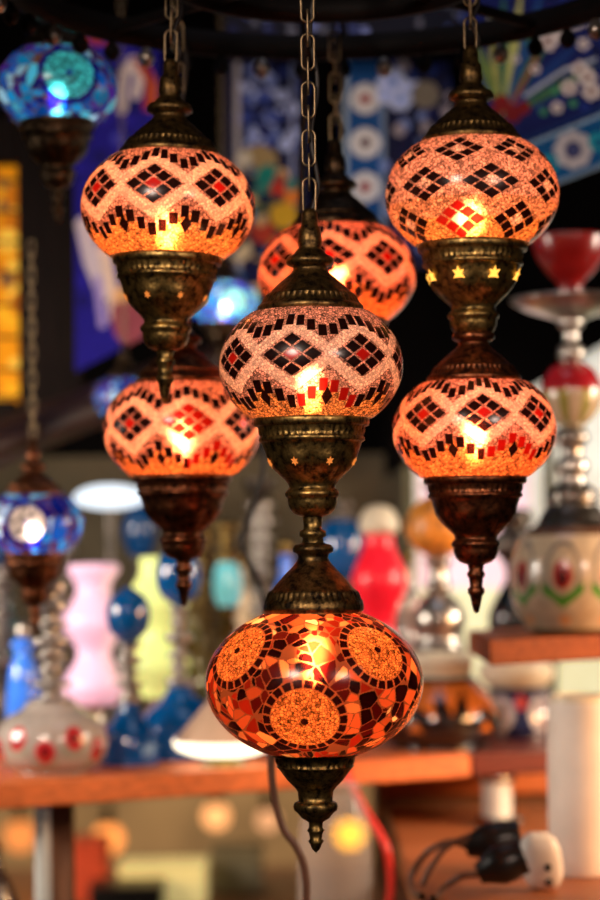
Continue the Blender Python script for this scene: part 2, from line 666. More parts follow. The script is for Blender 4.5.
def bulb_mesh(k):
    pr = [(0.1, -18), (3, -17.5), (7, -15), (10, -10), (11, -4), (10, 2), (7, 9), (5, 14), (5, 20), (0.1, 20)]
    return lathe_mesh('bulb', [(r * k, -y * k) for r, y in pr], 24)


def chain_mesh(z0, z1, k, wire=1.3):
    """links from z0 up to z1"""
    L, W, pitch = 36 * k, 13 * k, 24 * k
    V, Q = [], []
    i = 0
    z = z0 + L / 2 - 4 * k
    nseg, nc = 20, 6
    while z < z1 + pitch:
        loop = []
        h = (L - W) / 2
        for s in range(nseg):
            an = 2 * PI * s / nseg
            x, zz = math.cos(an) * W / 2, math.sin(an) * W / 2
            loop.append((x, zz + (h if math.sin(an) >= 0 else -h)))
        base = len(V)
        flip = i % 2
        for s in range(nseg):
            x, zz = loop[s]
            a = loop[(s - 1) % nseg]
            b = loop[(s + 1) % nseg]
            t = Vector((b[0] - a[0], 0, b[1] - a[1])).normalized()
            nrm = Vector((t.z, 0, -t.x))
            for j in range(nc):
                an = 2 * PI * j / nc
                p = Vector((x, 0, zz + z)) + (nrm * math.cos(an) + Vector((0, 1, 0)) * math.sin(an)) * wire * k
                if flip:
                    p = Vector((p.y, p.x, p.z))
                V.append(tuple(p))
        for s in range(nseg):
            s2 = (s + 1) % nseg
            for j in range(nc):
                j2 = (j + 1) % nc
                Q.append((base + s * nc + j, base + s * nc + j2, base + s2 * nc + j2, base + s2 * nc + j))
        z += pitch
        i += 1
    return mesh_np('chain', V, Q)


def star_mesh(k, size):
    import bmesh
    bm = bmesh.new()
    vs = []
    for i in range(12):
        an = PI / 2 + i * PI / 6
        rr = size * (1.0 if i % 2 == 0 else 0.48) * k
        vs.append(bm.verts.new((rr * math.cos(an) * 0.8, 0, rr * math.sin(an))))
    bm.faces.new(vs)
    ret = bmesh.ops.extrude_face_region(bm, geom=list(bm.faces))
    for g in ret['geom']:
        if isinstance(g, bmesh.types.BMVert):
            g.co.y += 0.6 * k
    bmesh.ops.recalc_face_normals(bm, faces=bm.faces)
    me = bpy.data.meshes.new('star_cutout_glow')
    bm.to_mesh(me)
    bm.free()
    return me


def cutouts(root, cup, k, y0, r0, slope, count, phase, size, mat):  # glowing inlays stand in for bulb light coming through the cup openings
    for i in range(count):
        th = phase + i * 2 * PI / count
        o = link('star_cutout_glow', star_mesh(k, size), mat, cup)
        o.location = (r0 * k * math.sin(th), -r0 * k * math.cos(th), -y0 * k)
        o.rotation_euler = (slope, 0, th)
        o.rotation_euler = (Matrix.Rotation(th, 3, 'Z') @ Matrix.Rotation(slope, 3, 'X')).to_euler()


def unit(root, k, dz, paint, mosaic_mat, metal, bulb_e, bulb_rgb, a=92, b=70, ytop=-53, ybot=53, rows=200, n=600, cap=CAP, cup=CUP, cap_z=None, bulb_y=14,
         ribs_cap=(-62, -69.3), ribs_cup=(70.5, 62.5)):
    """one globe with its cap and cup; dz = offset of the globe centre from the root (m)"""
    g = link('glass_globe', globe_mesh('glass_globe', k, a, b, ytop, ybot, paint, rows, n), mosaic_mat, root)
    g.location = (0, 0, dz)
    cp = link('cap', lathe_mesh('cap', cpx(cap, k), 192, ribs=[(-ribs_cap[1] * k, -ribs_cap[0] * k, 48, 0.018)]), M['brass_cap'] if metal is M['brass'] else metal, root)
    cp.location = (0, 0, dz)
    cu = link('cup', lathe_mesh('cup', cpx(cup, k), 192, ribs=[(-ribs_cup[1] * k, -ribs_cup[0] * k, 48, 0.018)],
                                petals=[(-85 * k, -117 * k, 8, 0.10)] if cup is CUP else None, sub=2), metal, root)
    cu.location = (0, 0, dz)
    bm = bulb_mesh(k)
    bl = link('bulb', bm, emitter('bulb_glow', bulb_rgb, bulb_e * 4.6), root)
    bl.location = (0, 0, dz - bulb_y * k)
    return g, cp, cu


def hang(root, k, z0, ztop, cable=True):
    ch = link('chain', chain_mesh(z0, ztop, k), M['chain'], root)
    if cable:
        pts = []
        m = 40
        for i in range(m + 1):
            z = z0 - 6 * k + (ztop - z0 + 0.03) * i / m
            t = i / m * 15
            pts.append((math.sin(t * 1.3) * 3.5 * k + 6 * k * min(1, i / 4), 5.5 * k + math.cos(t) * 3 * k, z))
        link('cord', tube_mesh('cord', pts, 2.6 * k, 8), M['cord'], root)
    return ch


RING_Z = ZC + 505 * 2.3 / FPX
ZTOP = RING_Z + 0.01
GRP = 'mosaic pendant lamps of the chandelier'


def lamp_root(name, label, px, py, Y, tilt=0.0):
    loc = P(px, py, Y)
    r = thing(name, label, 'lamp', loc, GRP)
    r.rotation_euler = (0, tilt, 0)
    return r, loc


# --- centre double pendant
r, loc = lamp_root('pendant_lamp', 'central double pendant, pink mosaic globe above a larger dark red globe with round medallions', 311, 366, 1.84)
k = LS
g, cp, cu = unit(r, k, 0, paint_eyes(math.radians(-12), redset=(0,), shift=7), M['mosaic'], M['brass'], 21, (255, 166, 108), rows=260, n=820, bulb_y=20)
cutouts(r, cu, k, 97, 45.6, 0.5, 8, math.radians(-22.5), 5, M['ember'])
link('link_stem', lathe_mesh('link_stem', cpx(LINKSTEM, k), 64), M['brass'], r)
PAL_R = [(30, 4, 5), (74, 8, 8), (140, 30, 18), (206, 92, 54), (244, 146, 92), (255, 214, 166)]
WTS_R = [0.26, 0.24, 0.20, 0.17, 0.09, 0.04]
cent = [(0, 31, 33), (90, 31, 33), (180, 31, 33), (-90, 31, 33), (45, -36, 31), (135, -36, 31), (-45, -36, 31), (-135, -36, 31)]
low = thing_low = 317 * k
g2 = link('glass_globe', globe_mesh('glass_globe', k, 109, 78, -70, 70,
          paint_rosettes(math.radians(-6), k, 109, 78, cent, 33, PAL_R, WTS_R, lin((240, 140, 80)), lin((40, 5, 5)), 3, 820, (0.30, 0.09, 0.04)), 260, 860), M['mosaic_red'], r)
g2.location = (0, 0, -317 * k)
g2['label'] = 'larger dark red globe of glass shards and bead medallions'
c2 = link('cap', lathe_mesh('cap', cpx(LOWCAP, k), 192, ribs=[(90 * k, 84 * k, 48, 0.018)]), M['brass_cap'], r)
c2.location = (0, 0, -317 * k)
u2 = link('cup', lathe_mesh('cup', cpx(LOWCUP, k), 192, ribs=[(-74.3 * k, -81.5 * k, 40, 0.02)], sub=2), M['brass'], r)
u2.location = (0, 0, -317 * k)
f2 = link('finial', lathe_mesh('finial', cpx(LOWFIN, k), 48), M['brass'], r)
f2.location = (0, 0, -317 * k)
b2 = link('bulb', bulb_mesh(k), emitter('bulb_glow_red', (255, 178, 108), 300), r)
b2.location = (0, -0.01, (-317 + 22) * k)
hang(r, k, 156 * k, ZTOP - loc.z)

# --- upper left pendant
k = LS * 87 / 92 * 1.95 / 1.84
r, loc = lamp_root('pendant_lamp', 'single pendant, pink and orange diamond globe at upper left of the cluster, ribbed brass cup', 168, 208, 1.95, math.radians(1.6))
g, cp, cu = unit(r, k, 0, paint_eyes(math.radians(-6)), M['mosaic'], M['brass'], 46, (255, 150, 86), rows=220, n=700, bulb_y=22)
link('finial', lathe_mesh('finial', cpx(FIN, k), 48), M['brass'], r)
cutouts(r, cu, k, 97, 45.6, 0.5, 8, math.radians(-22.5), 4.5, M['ember'])
hang(r, k, 156 * k, ZTOP - loc.z)

# --- right double pendant
r, loc = lamp_root('pendant_lamp', 'right double pendant, globe of staggered hollow diamonds above a globe of red-centred diamonds', 472, 195, 1.95)
g, cp, cu = unit(r, k, 0, paint_lattice(math.radians(8), redset=((2, 7),)), M['mosaic'], M['brass'], 40, (255, 158, 96), rows=240, n=760, bulb_y=24)
cutouts(r, cu, k, 89, 48.2, 0.45, 8, math.radians(-22.5), 9, M['star'])
k2 = LS * 82 / 92 * 1.95 / 1.84
dz = -(430 - 195) * 1.95 / FPX
link('link_stem', lathe_mesh('link_stem', [(12 * k, -148 * k), (10 * k, -156 * k), (10 * k, -166 * k)], 48), M['brass'], r)
g3, c3, u3 = unit(r, k2, dz, paint_eyes(math.radians(2), redset=(0,), shift=-3), M['mosaic'], M['brass_red'], 48, (255, 136, 80), rows=200, n=600, cap=CAP_SHORT, bulb_y=8)
f = link('finial', lathe_mesh('finial', cpx(FIN, k2), 48), M['brass_red'], r)
f.location = (0, 0, dz)
hang(r, k, 156 * k, ZTOP - loc.z)

# --- lower left pendant
k = LS * 79 / 92 * 2.12 / 1.84
r, loc = lamp_root('pendant_lamp', 'single pendant hanging lower left behind the cluster, pink diamond globe on a coppery cup', 182, 430, 2.12)
g, cp, cu = unit(r, k, 0, paint_eyes(math.radians(8), redset=(0,), shift=7, red_diamond=True), M['mosaic'], M['brass_red'], 46, (255, 144, 86), rows=180, n=560, bulb_y=6)
link('finial', lathe_mesh('finial', cpx(FIN, k), 48), M['brass_red'], r)
hang(r, k, 156 * k, ZTOP - loc.z)

# --- rear pendant
k = LS * 79 / 92 * 2.17 / 1.84
r, loc = lamp_root('pendant_lamp', 'single pendant half hidden behind the central lamp, red and orange diamond globe', 337, 275, 2.17)
g, cp, cu = unit(r, k, 0, paint_eyes(math.radians(38)), M['mosaic'], M['brass_dark'], 48, (255, 120, 64), rows=180, n=560, bulb_y=8)
link('finial', lathe_mesh('finial', cpx(FIN, k), 48), M['brass_dark'], r)
hang(r, k, 156 * k, ZTOP - loc.z)

# --- blue lamps at the left and behind
PAL_B = [(8, 30, 120), (10, 90, 170), (20, 150, 200), (90, 200, 215), (200, 235, 240), (90, 30, 150), (30, 20, 110)]
WTS_B = [0.2, 0.24, 0.2, 0.14, 0.06, 0.06, 0.10]


def blue_lamp(label, px, py, Y, rad_px, ph, centers, bead_c, e, rgb, seed, fin=True, ztop=None, metal=None):
    k = rad_px / 92 * Y / FPX
    loc = P(px, py, Y)
    r = thing('pendant_lamp', label, 'lamp', loc, 'blue mosaic lamps')
    unit(r, k, 0, paint_rosettes(ph, k, 92, 70, centers, 30, PAL_B, WTS_B, bead_c, lin((20, 16, 120)), seed, 240), M['mosaic_blue'], metal or M['brass_dark'], e * 0.3, rgb, rows=110, n=330)
    link('finial', lathe_mesh('finial', cpx(FIN, k), 48), metal or M['brass_dark'], r)
    hang(r, k, 156 * k, (ztop if ztop else 2.36) - loc.z, cable=False)
    return r


blue_lamp('turquoise and blue mosaic globe lamp hanging in the upper left corner', 57, 88, 2.3, 61, math.radians(18), [(0, -4, 38), (120, 0, 38), (-120, 0, 38)],
          lin((90, 225, 210)), 40, (215, 240, 255), 11)
blue_lamp('blue and violet mosaic globe lamp with pale centre, lower one at left edge', 34, 524, 2.45, 50, math.radians(-2), [(0, 0, 34), (120, 0, 34), (-120, 0, 34)],
          lin((255, 226, 178)), 60, (235, 225, 255), 12, ztop=1.85, metal=M['brass_red'])
blue_lamp('small bright blue globe lamp half hidden behind the lower left pink globe', 125, 398, 2.75, 32, 0.4, [(0, 0, 30), (120, 0, 30), (-120, 0, 30)],
          lin((120, 200, 240)), 70, (190, 220, 255), 13)
blue_lamp('small glowing white and green globe lamp between upper left and central lamps', 224, 303, 2.85, 35, 0.7, [(-20, 4, 34), (100, 0, 34), (-140, 0, 34), (40, -10, 24)],
          lin((190, 255, 225)), 150, (215, 240, 255), 14)

# ------------------------------------------------------------------ chandelier frame
fr = thing('chandelier_frame', 'black iron double ring frame that the cluster of mosaic lamps hangs from', 'chandelier frame', Vector((0.03, 1.98, RING_Z)))
for rad, nm in ((0.31, 'outer_ring'), (0.15, 'inner_ring')):
    pr = [(rad + 0.004, 0.013), (rad + 0.004, -0.013), (rad - 0.004, -0.013), (rad - 0.004, 0.013), (rad + 0.004, 0.013)]
    link(nm, lathe_mesh(nm, pr, 128), M['iron'], fr)
for i in range(4):
    an = PI / 4 + i * PI / 2
    d = Vector((math.cos(an), math.sin(an), 0))
    link('spoke', tube_mesh('spoke', [Vector((0, 0, 0)), d * 0.2, d * 0.31], 0.006, 8), M['iron'], fr)
pts = [Vector((0, 0, 0)), Vector((0, 0, 0.4)), Vector((0, 0, 2.8 - RING_Z))]
link('suspension_rod', tube_mesh('suspension_rod', pts, 0.006, 10), M['iron'], fr)
for i in range(44):
    an = 2 * PI * (i + 0.5) / 44
    o = link('drop_bead', lathe_mesh('drop_bead', [(0.0002, 0.006), (0.003, 0.003), (0.008, -0.004), (0.009, -0.009), (0.006, -0.015), (0.0002, -0.018)], 12), M['silver'] if i % 3 == 0 else M['iron'], fr)
    o.location = (0.31 * math.cos(an), 0.31 * math.sin(an), -0.016)

# ------------------------------------------------------------------ painted panels
def seg_d(px, py, a, b):
    ax, ay = a
    bx, by = b
    dx, dy = bx - ax, by - ay
    t = np.clip(((px - ax) * dx + (py - ay) * dy) / (dx * dx + dy * dy), 0, 1)
    return np.hypot(px - ax - t * dx, py - ay - t * dy), t


class Canvas:
    def __init__(s, px, py, base):
        s.x, s.y = px, py
        s.c = np.ones((len(px), 4), np.float32)
        s.c[:, :3] = lin(base)

    def disc(s, x, y, r, c, ry=None):
        s.c[((s.x - x) / r) ** 2 + ((s.y - y) / (ry or r)) ** 2 < 1, :3] = lin(c)

    def stroke(s, pts, w, c, leaf=False):
        for i in range(len(pts) - 1):
            d, t = seg_d(s.x, s.y, pts[i], pts[i + 1])
            ww = w * np.sin(np.clip(t, 0.08, 0.95) * PI) if leaf else w
            s.c[d < ww, :3] = lin(c)

    def flower(s, x, y, r, c, cen, n=6, rot=0.0):
        for i in range(n):
            an = rot + 2 * PI * i / n
            s.disc(x + r * 0.62 * math.cos(an), y + r * 0.62 * math.sin(an), r * 0.42, c)
        s.disc(x, y, r * 0.36, cen)

    def speckle(s, box, n, r, cols, seed):
        q = random.Random(seed)
        for _ in range(n):
            x, y = q.uniform(box[0], box[2]), q.uniform(box[1], box[3])
            s.disc(x, y, q.uniform(r * 0.5, r * 1.4), q.choice(cols))

    def poly(s, pts, c):
        ins = np.zeros(len(s.x), bool)
        j = len(pts) - 1
        for i in range(len(pts)):
            xi, yi = pts[i]
            xj, yj = pts[j]
            cond = ((yi > s.y) != (yj > s.y)) & (s.x < (xj - xi) * (s.y - yi) / (yj - yi + 1e-9) + xi)
            ins ^= cond
            j = i
        s.c[ins, :3] = lin(c)


def panel(name, label, cat, corners, Y, fn, res=1.6, mat=None, thick=0.008, group=None):
    """corners TL TR BR BL given in the plane at depth Y (or one depth for each)"""
    Ys = Y if isinstance(Y, (list, tuple)) else [Y] * 4
    W = max(abs(corners[1][0] - corners[0][0]), abs(corners[2][0] - corners[3][0]))
    H = max(abs(corners[3][1] - corners[0][1]), abs(corners[2][1] - corners[1][1]))
    n, m = max(3, int(W / res)), max(3, int(H / res))
    u = np.linspace(0, 1, n)[None, :]
    v = np.linspace(0, 1, m)[:, None]
    wts = [(1 - u) * (1 - v), u * (1 - v), u * v, (1 - u) * v]
    pxs = sum(w * c[0] for w, c in zip(wts, corners)).ravel()
    pys = sum(w * c[1] for w, c in zip(wts, corners)).ravel()
    C3 = [np.array(P(c[0], c[1], yy)) for c, yy in zip(corners, Ys)]
    V = sum(w[..., None] * c for w, c in zip(wts, C3)).reshape(-1, 3)
    base = V.mean(0)
    cv = fn(pxs, pys)
    me = mesh_np(name, V - base, grid_quads(m, n, False)[:, ::-1], False, cv.c)
    o = link(name, me, mat or M['tile'])
    o.location = base
    md = o.modifiers.new('thickness', 'SOLIDIFY')
    md.thickness = thick
    md.offset = -1
    return tag(o, label, cat, group)


def iznik(px, py):
    c = Canvas(px, py, (14, 24, 84))
    c.speckle((470, -20, 640, 110), 60, 5, [(8, 14, 60), (24, 44, 120), (10, 30, 100)], 1)
    for tip, col, w in (((478, 40), (96, 118, 60), 6), ((492, 12), (150, 150, 80), 5), ((508, -10), (40, 90, 70), 6), ((527, -14), (170, 172, 96), 5), ((548, -10), (30, 70, 120), 6),
                        ((566, 12), (64, 104, 60), 5), ((588, 38), (20, 50, 110), 6), ((602, 66), (54, 96, 66), 5)):
        c.stroke([(508, 118), tip], w, col, leaf=True)
    c.stroke([(512, 112), (540, 60), (556, 10)], 1.6, (150, 60, 50))
    c.stroke([(530, 96), (570, 70), (600, 60)], 1.6, (170, 180, 190))
    for x, y, r in ((505, 104, 9), (517, 114, 9), (498, 116, 8), (528, 108, 7)):
        c.disc(x, y, r, (110, 18, 22))
    for i, (x, y, r) in enumerate(((553, 42, 10), (560, 30, 10), (572, 24, 9), (584, 20, 9), (548, 30, 7), (592, 78, 9), (584, 70, 8), (574, 88, 8), (596, 92, 9), (588, 45, 6), (607, 30, 9), (540, 70, 5), (562, 108, 6), (520, 60, 4))):
        c.flower(x, y, r, (206, 196, 190), (96, 48, 36), 5, i)
    for i, (x, y) in enumerate(((535, 44), (560, 92), (548, 112), (578, 104), (600, 8), (525, 30))):
        c.disc(x, y, 4, (60, 130, 90))
    # lower border band
    c.poly([(496, 150), (640, 92), (640, 104), (496, 164)], (16, 40, 96))
    c.poly([(496, 160), (640, 103), (640, 160), (496, 214)], (14, 92, 150))
    c.poly([(496, 158), (640, 100), (640, 103), (496, 162)], (160, 190, 210))
    c.poly([(496, 206), (640, 150), (640, 153), (496, 210)], (130, 160, 190))
    for x, y in ((578, 150), (528, 172), (628, 130)):
        c.flower(x, y, 19, (214, 206, 206), (20, 24, 96), 8)
        c.disc(x, y, 8, (18, 24, 100))
        c.disc(x, y, 3, (120, 130, 170))
    for x, y in ((554, 164), (602, 142)):
        c.disc(x, y, 9, (40, 176, 196))
        c.disc(x + 2, y + 1, 4, (20, 80, 140))
    return c


panel('painted_tiles', 'blue painted tile panel with white blossoms, green leaves and a turquoise flower border', 'tile panel', [(462, -30), (650, -30), (650, 150), (500, 206)], [2.62, 2.5, 2.5, 2.62], iznik, 1.2)


def column_tiles(px, py):
    c = Canvas(px, py, (10, 14, 50))
    c.poly([(346, 60), (382, 60), (382, 280), (346, 280)], (16, 70, 132))
    for y, col in ((100, (150, 40, 40)), (144, (70, 20, 40)), (188, (140, 30, 36)), (232, (60, 40, 90))):
        c.flower(365, y, 15, (206, 206, 210), col, 8)
    c.stroke([(346, 60), (346, 280)], 2, (150, 170, 190))
    c.stroke([(383, 60), (383, 280)], 2, (120, 140, 170))
    c.speckle((384, 64, 460, 250), 80, 5, [(110, 130, 190), (30, 50, 120), (150, 140, 150), (20, 24, 80)], 5)
    for x, y, r in ((392, 84, 15), (400, 100, 12), (386, 96, 10), (412, 92, 10)):
        c.flower(x, y, r, (190, 205, 255), (120, 150, 230), 6)
    c.disc(425, 96, 14, (120, 112, 100))
    return c


panel('tile_column', 'narrow upright blue tile column with round white flower medallions, behind the rear lamp', 'tile panel', [(340, 62), (450, 62), (450, 268), (340, 268)], 2.9, column_tiles, 1.4)


def middle_tiles(px, py):
    c = Canvas(px, py, (12, 16, 56))
    c.speckle((240, 66, 304, 150), 60, 5, [(120, 140, 210), (170, 185, 235), (50, 70, 150), (20, 30, 90)], 8)
    c.stroke([(238, 66), (238, 210), (240, 300)], 3, (170, 166, 170))
    c.stroke([(292, 66), (293, 240)], 2.5, (130, 140, 180))
    c.disc(258, 162, 20, (150, 128, 86), 16)
    c.disc(244, 160, 8, (210, 200, 180))
    c.disc(268, 178, 12, (20, 120, 110))
    c.disc(278, 190, 8, (190, 40, 30))
    c.disc(262, 200, 12, (90, 100, 60))
    c.disc(284, 216, 14, (205, 160, 40))
    c.disc(246, 215, 10, (40, 110, 150))
    c.disc(292, 196, 9, (220, 120, 40))
    c.disc(262, 232, 12, (180, 60, 40))
    c.disc(240, 250, 12, (210, 190, 150))
    c.disc(280, 250, 14, (150, 100, 50))
    c.speckle((228, 150, 306, 330), 40, 5, [(200, 170, 120), (30, 80, 130), (150, 50, 40), (60, 120, 110), (12, 16, 60)], 9)
    return c


panel('painted_tiles', 'dark blue tile panel with pale speckled top and multicoloured flowers, between left and central chains', 'tile panel', [(224, 62), (308, 62), (308, 335), (224, 335)], 3.0, middle_tiles, 1.4)


def left_panel(px, py):
    c = Canvas(px, py, (26, 18, 128))
    c.speckle((76, 30, 160, 370), 60, 7, [(18, 12, 96), (36, 26, 150)], 3)
    c.disc(99, 38, 12, (190, 60, 60), 8)
    c.stroke([(122, 110), (124, 76), (134, 62), (140, 80), (136, 96)], 5, (220, 200, 190))
    c.stroke([(142, 66), (152, 84), (152, 108)], 5, (205, 90, 40))
    c.stroke([(135, 62), (148, 70), (146, 110)], 2.5, (150, 30, 30))
    c.stroke([(84, 226), (92, 262), (104, 292)], 8, (205, 188, 196))
    c.stroke([(104, 250), (112, 290), (116, 318)], 6, (226, 196, 176))
    c.stroke([(98, 280), (103, 325)], 4, (160, 140, 200))
    c.disc(130, 318, 18, (140, 66, 76), 28)
    c.disc(122, 296, 8, (230, 170, 110))
    c.disc(150, 40, 9, (20, 130, 140))
    c.disc(118, 140, 6, (60, 60, 170))
    c.disc(146, 200, 6, (70, 140, 190))
    return c


panel('wall_hanging', 'deep blue painted panel with white and red flourishes, left of the upper left lamp', 'wall hanging', [(74, 26), (160, 34), (158, 330), (76, 372)], 2.95, left_panel, 1.4)


def amber(px, py):
    c = Canvas(px, py, (226, 142, 12))
    c.speckle((-40, 150, 30, 430), 60, 9, [(240, 170, 30), (200, 112, 14), (250, 196, 70), (120, 84, 50)], 4)
    for y in (182, 212, 243, 274, 306, 338, 370, 398):
        c.stroke([(-50, y), (30, y)], 1.6, (60, 36, 12))
    c.stroke([(-5, 140), (-5, 430)], 1.8, (60, 36, 12))
    return c


M['amber'] = painted('amber_glass', 0.6, 0.42, 0.0)
win = thing('stained_glass_window', 'amber stained glass window in a dark wooden frame at the left edge', 'window', P(-10, 290, 3.06))
wp = panel('amber_pane', None, None, [(-60, 160), (20, 160), (20, 408), (-60, 408)], 3.06, amber, 1.6, M['amber'])
for kx in ('label', 'category'):
    if kx in wp:
        del wp[kx]
wp.parent = win
wp.location = Vector(wp.location) - win.location
for nm, pts in (('stile', [(18, 120), (82, 120), (82, 430), (18, 430)]), ('rail', [(-80, 402), (18, 402), (18, 442), (-80, 442)]), ('rail', [(-80, 120), (18, 120), (18, 165), (-80, 165)])):
    p = [P(x, y, 3.04) for x, y in pts]
    w, h = abs(p[1].x - p[0].x), abs(p[0].z - p[3].z)
    o = link(nm, box_mesh(nm, w, 0.04, h, 0.004), M['wood_dark'], win)
    o.location = Vector(((p[0].x + p[1].x) / 2, 3.04, (p[3].z))) - win.location

# sloping dark ledge under the window and blue panel
a, b = P(-60, 466, 2.7), P(150, 385, 2.95)
me = tube_mesh('ledge', [a, a.lerp(b, 0.5), b, b + (b - a) * 0.9], 0.03, 4)
o = link('dark_ledge', me, plain('ledge_wood', (44, 28, 26), 0.5, 0, 0.3, 12, spec=0.2))
tag(o, 'dark wooden ledge sloping up under the amber window and blue panel', 'ledge')

# frieze behind the chandelier ring
def frieze(px, py):
    c = Canvas(px, py, (8, 9, 24))
    c.speckle((230, -30, 480, 60), 110, 4, [(20, 24, 60), (60, 70, 120), (120, 130, 180), (12, 12, 30), (10, 10, 26), (90, 90, 100)], 21)
    return c


panel('tile_frieze', 'dark glinting tile frieze high up behind the black iron ring', 'tile frieze', [(225, -450), (465, -450), (465, 44), (225, 44)], 2.75, frieze, 1.6)

# ------------------------------------------------------------------ shelves and the things on them
ZS = ZC - (780 - HOR) * 2.5 / FPX          # main shelf top
ZS2 = ZC - (642 - HOR) * 2.45 / FPX        # upper right shelf top
ZT = ZC - (884 - HOR) * 2.36 / FPX         # low table top
XA = (-90 - 300) * 2.44 / FPX
XB = (468 - 300) * 2.80 / FPX
o = link('display_shelf', prism_mesh('display_shelf', [(XA, 2.44), (XB, 2.80), (XB, 3.5), (XA, 3.5)], ZS - 0.03, ZS, 0.003), M['wood'])
tag(o, 'long orange-brown wooden shelf carrying the row of water pipes and vases', 'shelf')
XC = (575 - 300) * 2.84 / FPX
o = link('display_shelf', prism_mesh('display_shelf', [(XB + 0.003, 2.81), (XC, 2.84), (XC, 3.5), (XB + 0.003, 3.5)], ZS - 0.03, ZS, 0.003), M['wood_red'])
tag(o, 'dark red end section of the shelf, under the blue and white vase', 'shelf')
XD = (489 - 300) * 2.45 / FPX
o = link('display_shelf', prism_mesh('display_shelf', [(XD, 2.45), (XD + 0.26, 2.66), (XD + 0.26, 2.95), (XD, 2.78)], ZS2 - 0.03, ZS2, 0.003), plain('reddish_wood', (118, 58, 24), 0.6, 0, 0.25, 14, stretch=(1, 8, 8), spec=0.1))
tag(o, 'short reddish wooden shelf at right holding the tulip-painted vase', 'shelf')


def paint_of(fn):
    return fn


def px_thing(name, label, cat, cx, Y, zbase, parts, group=None, tilt=0.0):
    """parts: [(part_name, material, [(row, radius_px)...] top to bottom, kwargs)]; rows are rows at depth Y, the lowest row of all lands on zbase"""
    base_row = row_of(zbase, Y)
    lowest = max(max(p[0] for p in q[2]) for q in parts)
    x = P(cx, base_row, Y).x
    # a water pipe stands upright: keep one x
    root = thing(name, label, cat, Vector((x, Y, zbase)), group)
    s = Y / FPX
    for q in parts:
        nm, mat, prof = q[0], q[1], q[2]
        kw = q[3] if len(q) > 3 else {}
        pr = [(rr * s, (lowest - row) * s) for row, rr in prof]
        o = link(nm, lathe_mesh(nm, pr, kw.get('n', 48), paint=kw.get('paint'), ribs=kw.get('ribs'), sub=kw.get('sub', 3)), mat, root)
        if kw.get('label'):
            o['label'] = kw['label']
    return root


def smooth_prof(pts, per=4):
    out = []
    for i in range(len(pts) - 1):
        p0 = pts[max(i - 1, 0)]
        p1, p2 = pts[i], pts[i + 1]
        p3 = pts[min(i + 2, len(pts) - 1)]
        for s in range(per):
            t = s / per
            v = []
            for d in (0, 1):
                v.append(0.5 * ((2 * p1[d]) + (p2[d] - p0[d]) * t + (2 * p0[d] - 5 * p1[d] + 4 * p2[d] - p3[d]) * t * t + (3 * p1[d] - p0[d] - 3 * p2[d] + p3[d]) * t ** 3))
            out.append((v[0], max(v[1], 0.2)))
    out.append(pts[-1])
    return out


def stem_prof(y0, y1, r, bead, seed, balls=()):
    """turned stem from row y0 (top) to y1"""
    q = random.Random(seed)
    pts = [(y0, 0.5)]
    y = y0 + 1
    while y < y1 - 3:
        h = q.uniform(6, 13)
        b = bead * q.uniform(0.7, 1.2)
        pts += [(y, r), (y + h * 0.25, b), (y + h * 0.7, b), (y + h, r)]
        y += h + q.uniform(3, 9)
    pts.append((y1, r * 1.2))
    return pts


def flower_glaze(base, petals, cen, leaf, cols=9, z0=0.05, dz=0.03, rr=0.02, seed=0, band=None):
    def f(th, z, r):
        n = len(th)
        c = np.ones((n, 4), np.float32)
        c[:, :3] = lin(base)
        circ = 2 * PI
        rm = max(r.max(), 1e-4)
        for i in range(cols):
            t0 = circ * i / cols
            d = (th - t0 + PI) % circ - PI
            x = d * rm
            zz = z - (z0 + (dz * 0.4 if i % 2 else -dz * 0.2))
            c[(x / (rr * 1.25)) ** 2 + ((zz + rr * 0.9) / (rr * 0.8)) ** 2 < 1, :3] = lin(leaf)
            c[(x / (rr * 0.85)) ** 2 + (zz / rr) ** 2 < 1, :3] = lin(petals)
            c[(x / (rr * 0.35)) ** 2 + (zz / (rr * 0.5)) ** 2 < 1, :3] = lin(cen)
        if band:
            for zlo, zhi, bc in band:
                c[(z >= zlo) & (z <= zhi), :3] = lin(bc)
        return c
    return f


def leaf_glaze(base, dark, fans=5, seed=1):
    """fans of dark slanting leaves on an orange glaze"""
    def f(th, z, r):
        n = len(th)
        c = np.ones((n, 4), np.float32)
        c[:, :3] = lin(base)
        rm, zm = r.max(), z.max()
        for i in range(fans):
            t0 = 2 * PI * (i + 0.1) / fans
            d = ((th - t0 + PI) % (2 * PI) - PI) * rm
            for an in (-78, -46, -14, 18, 50, 80):
                a = math.radians(an)
                L = zm * 0.85
                ux, uz = math.sin(a), math.cos(a)
                t = np.clip((d * ux + (z - zm * 0.06) * uz) / L, 0, 1)
                dist = np.hypot(d - t * L * ux, z - zm * 0.06 - t * L * uz)
                c[dist < 0.0115 * np.sin(np.clip(t, 0.1, 0.95) * PI) * 1.0, :3] = lin(dark)
        c[z > zm * 0.93, :3] = lin(dark)
        c[z < zm * 0.07, :3] = lin(dark)
        return c
    return f


def rose_glaze(base, white, dark, cols=6):
    def f(th, z, r):
        n = len(th)
        c = np.ones((n, 4), np.float32)
        c[:, :3] = lin(base)
        rm, zm = r.max(), z.max()
        for i in range(cols):
            t0 = 2 * PI * (i + 0.5) / cols
            d = ((th - t0 + PI) % (2 * PI) - PI) * rm
            for zc2, rr in ((zm * 0.5, 0.026), (zm * 0.16, 0.012)):
                q = np.hypot(d, z - zc2)
                c[q < rr, :3] = lin(white)
                c[q < rr * 0.55, :3] = lin(dark)
                c[q < rr * 0.25, :3] = lin((190, 160, 120))
            d2 = ((th - t0 - PI / cols + PI) % (2 * PI) - PI) * rm
            c[np.hypot(d2, z - zm * 0.75) < 0.010, :3] = lin((180, 60, 40))
        return c
    return f


PIPES = 'water pipes on the long shelf'
WAVY = 'wavy coloured glass vases at the back of the shelf'

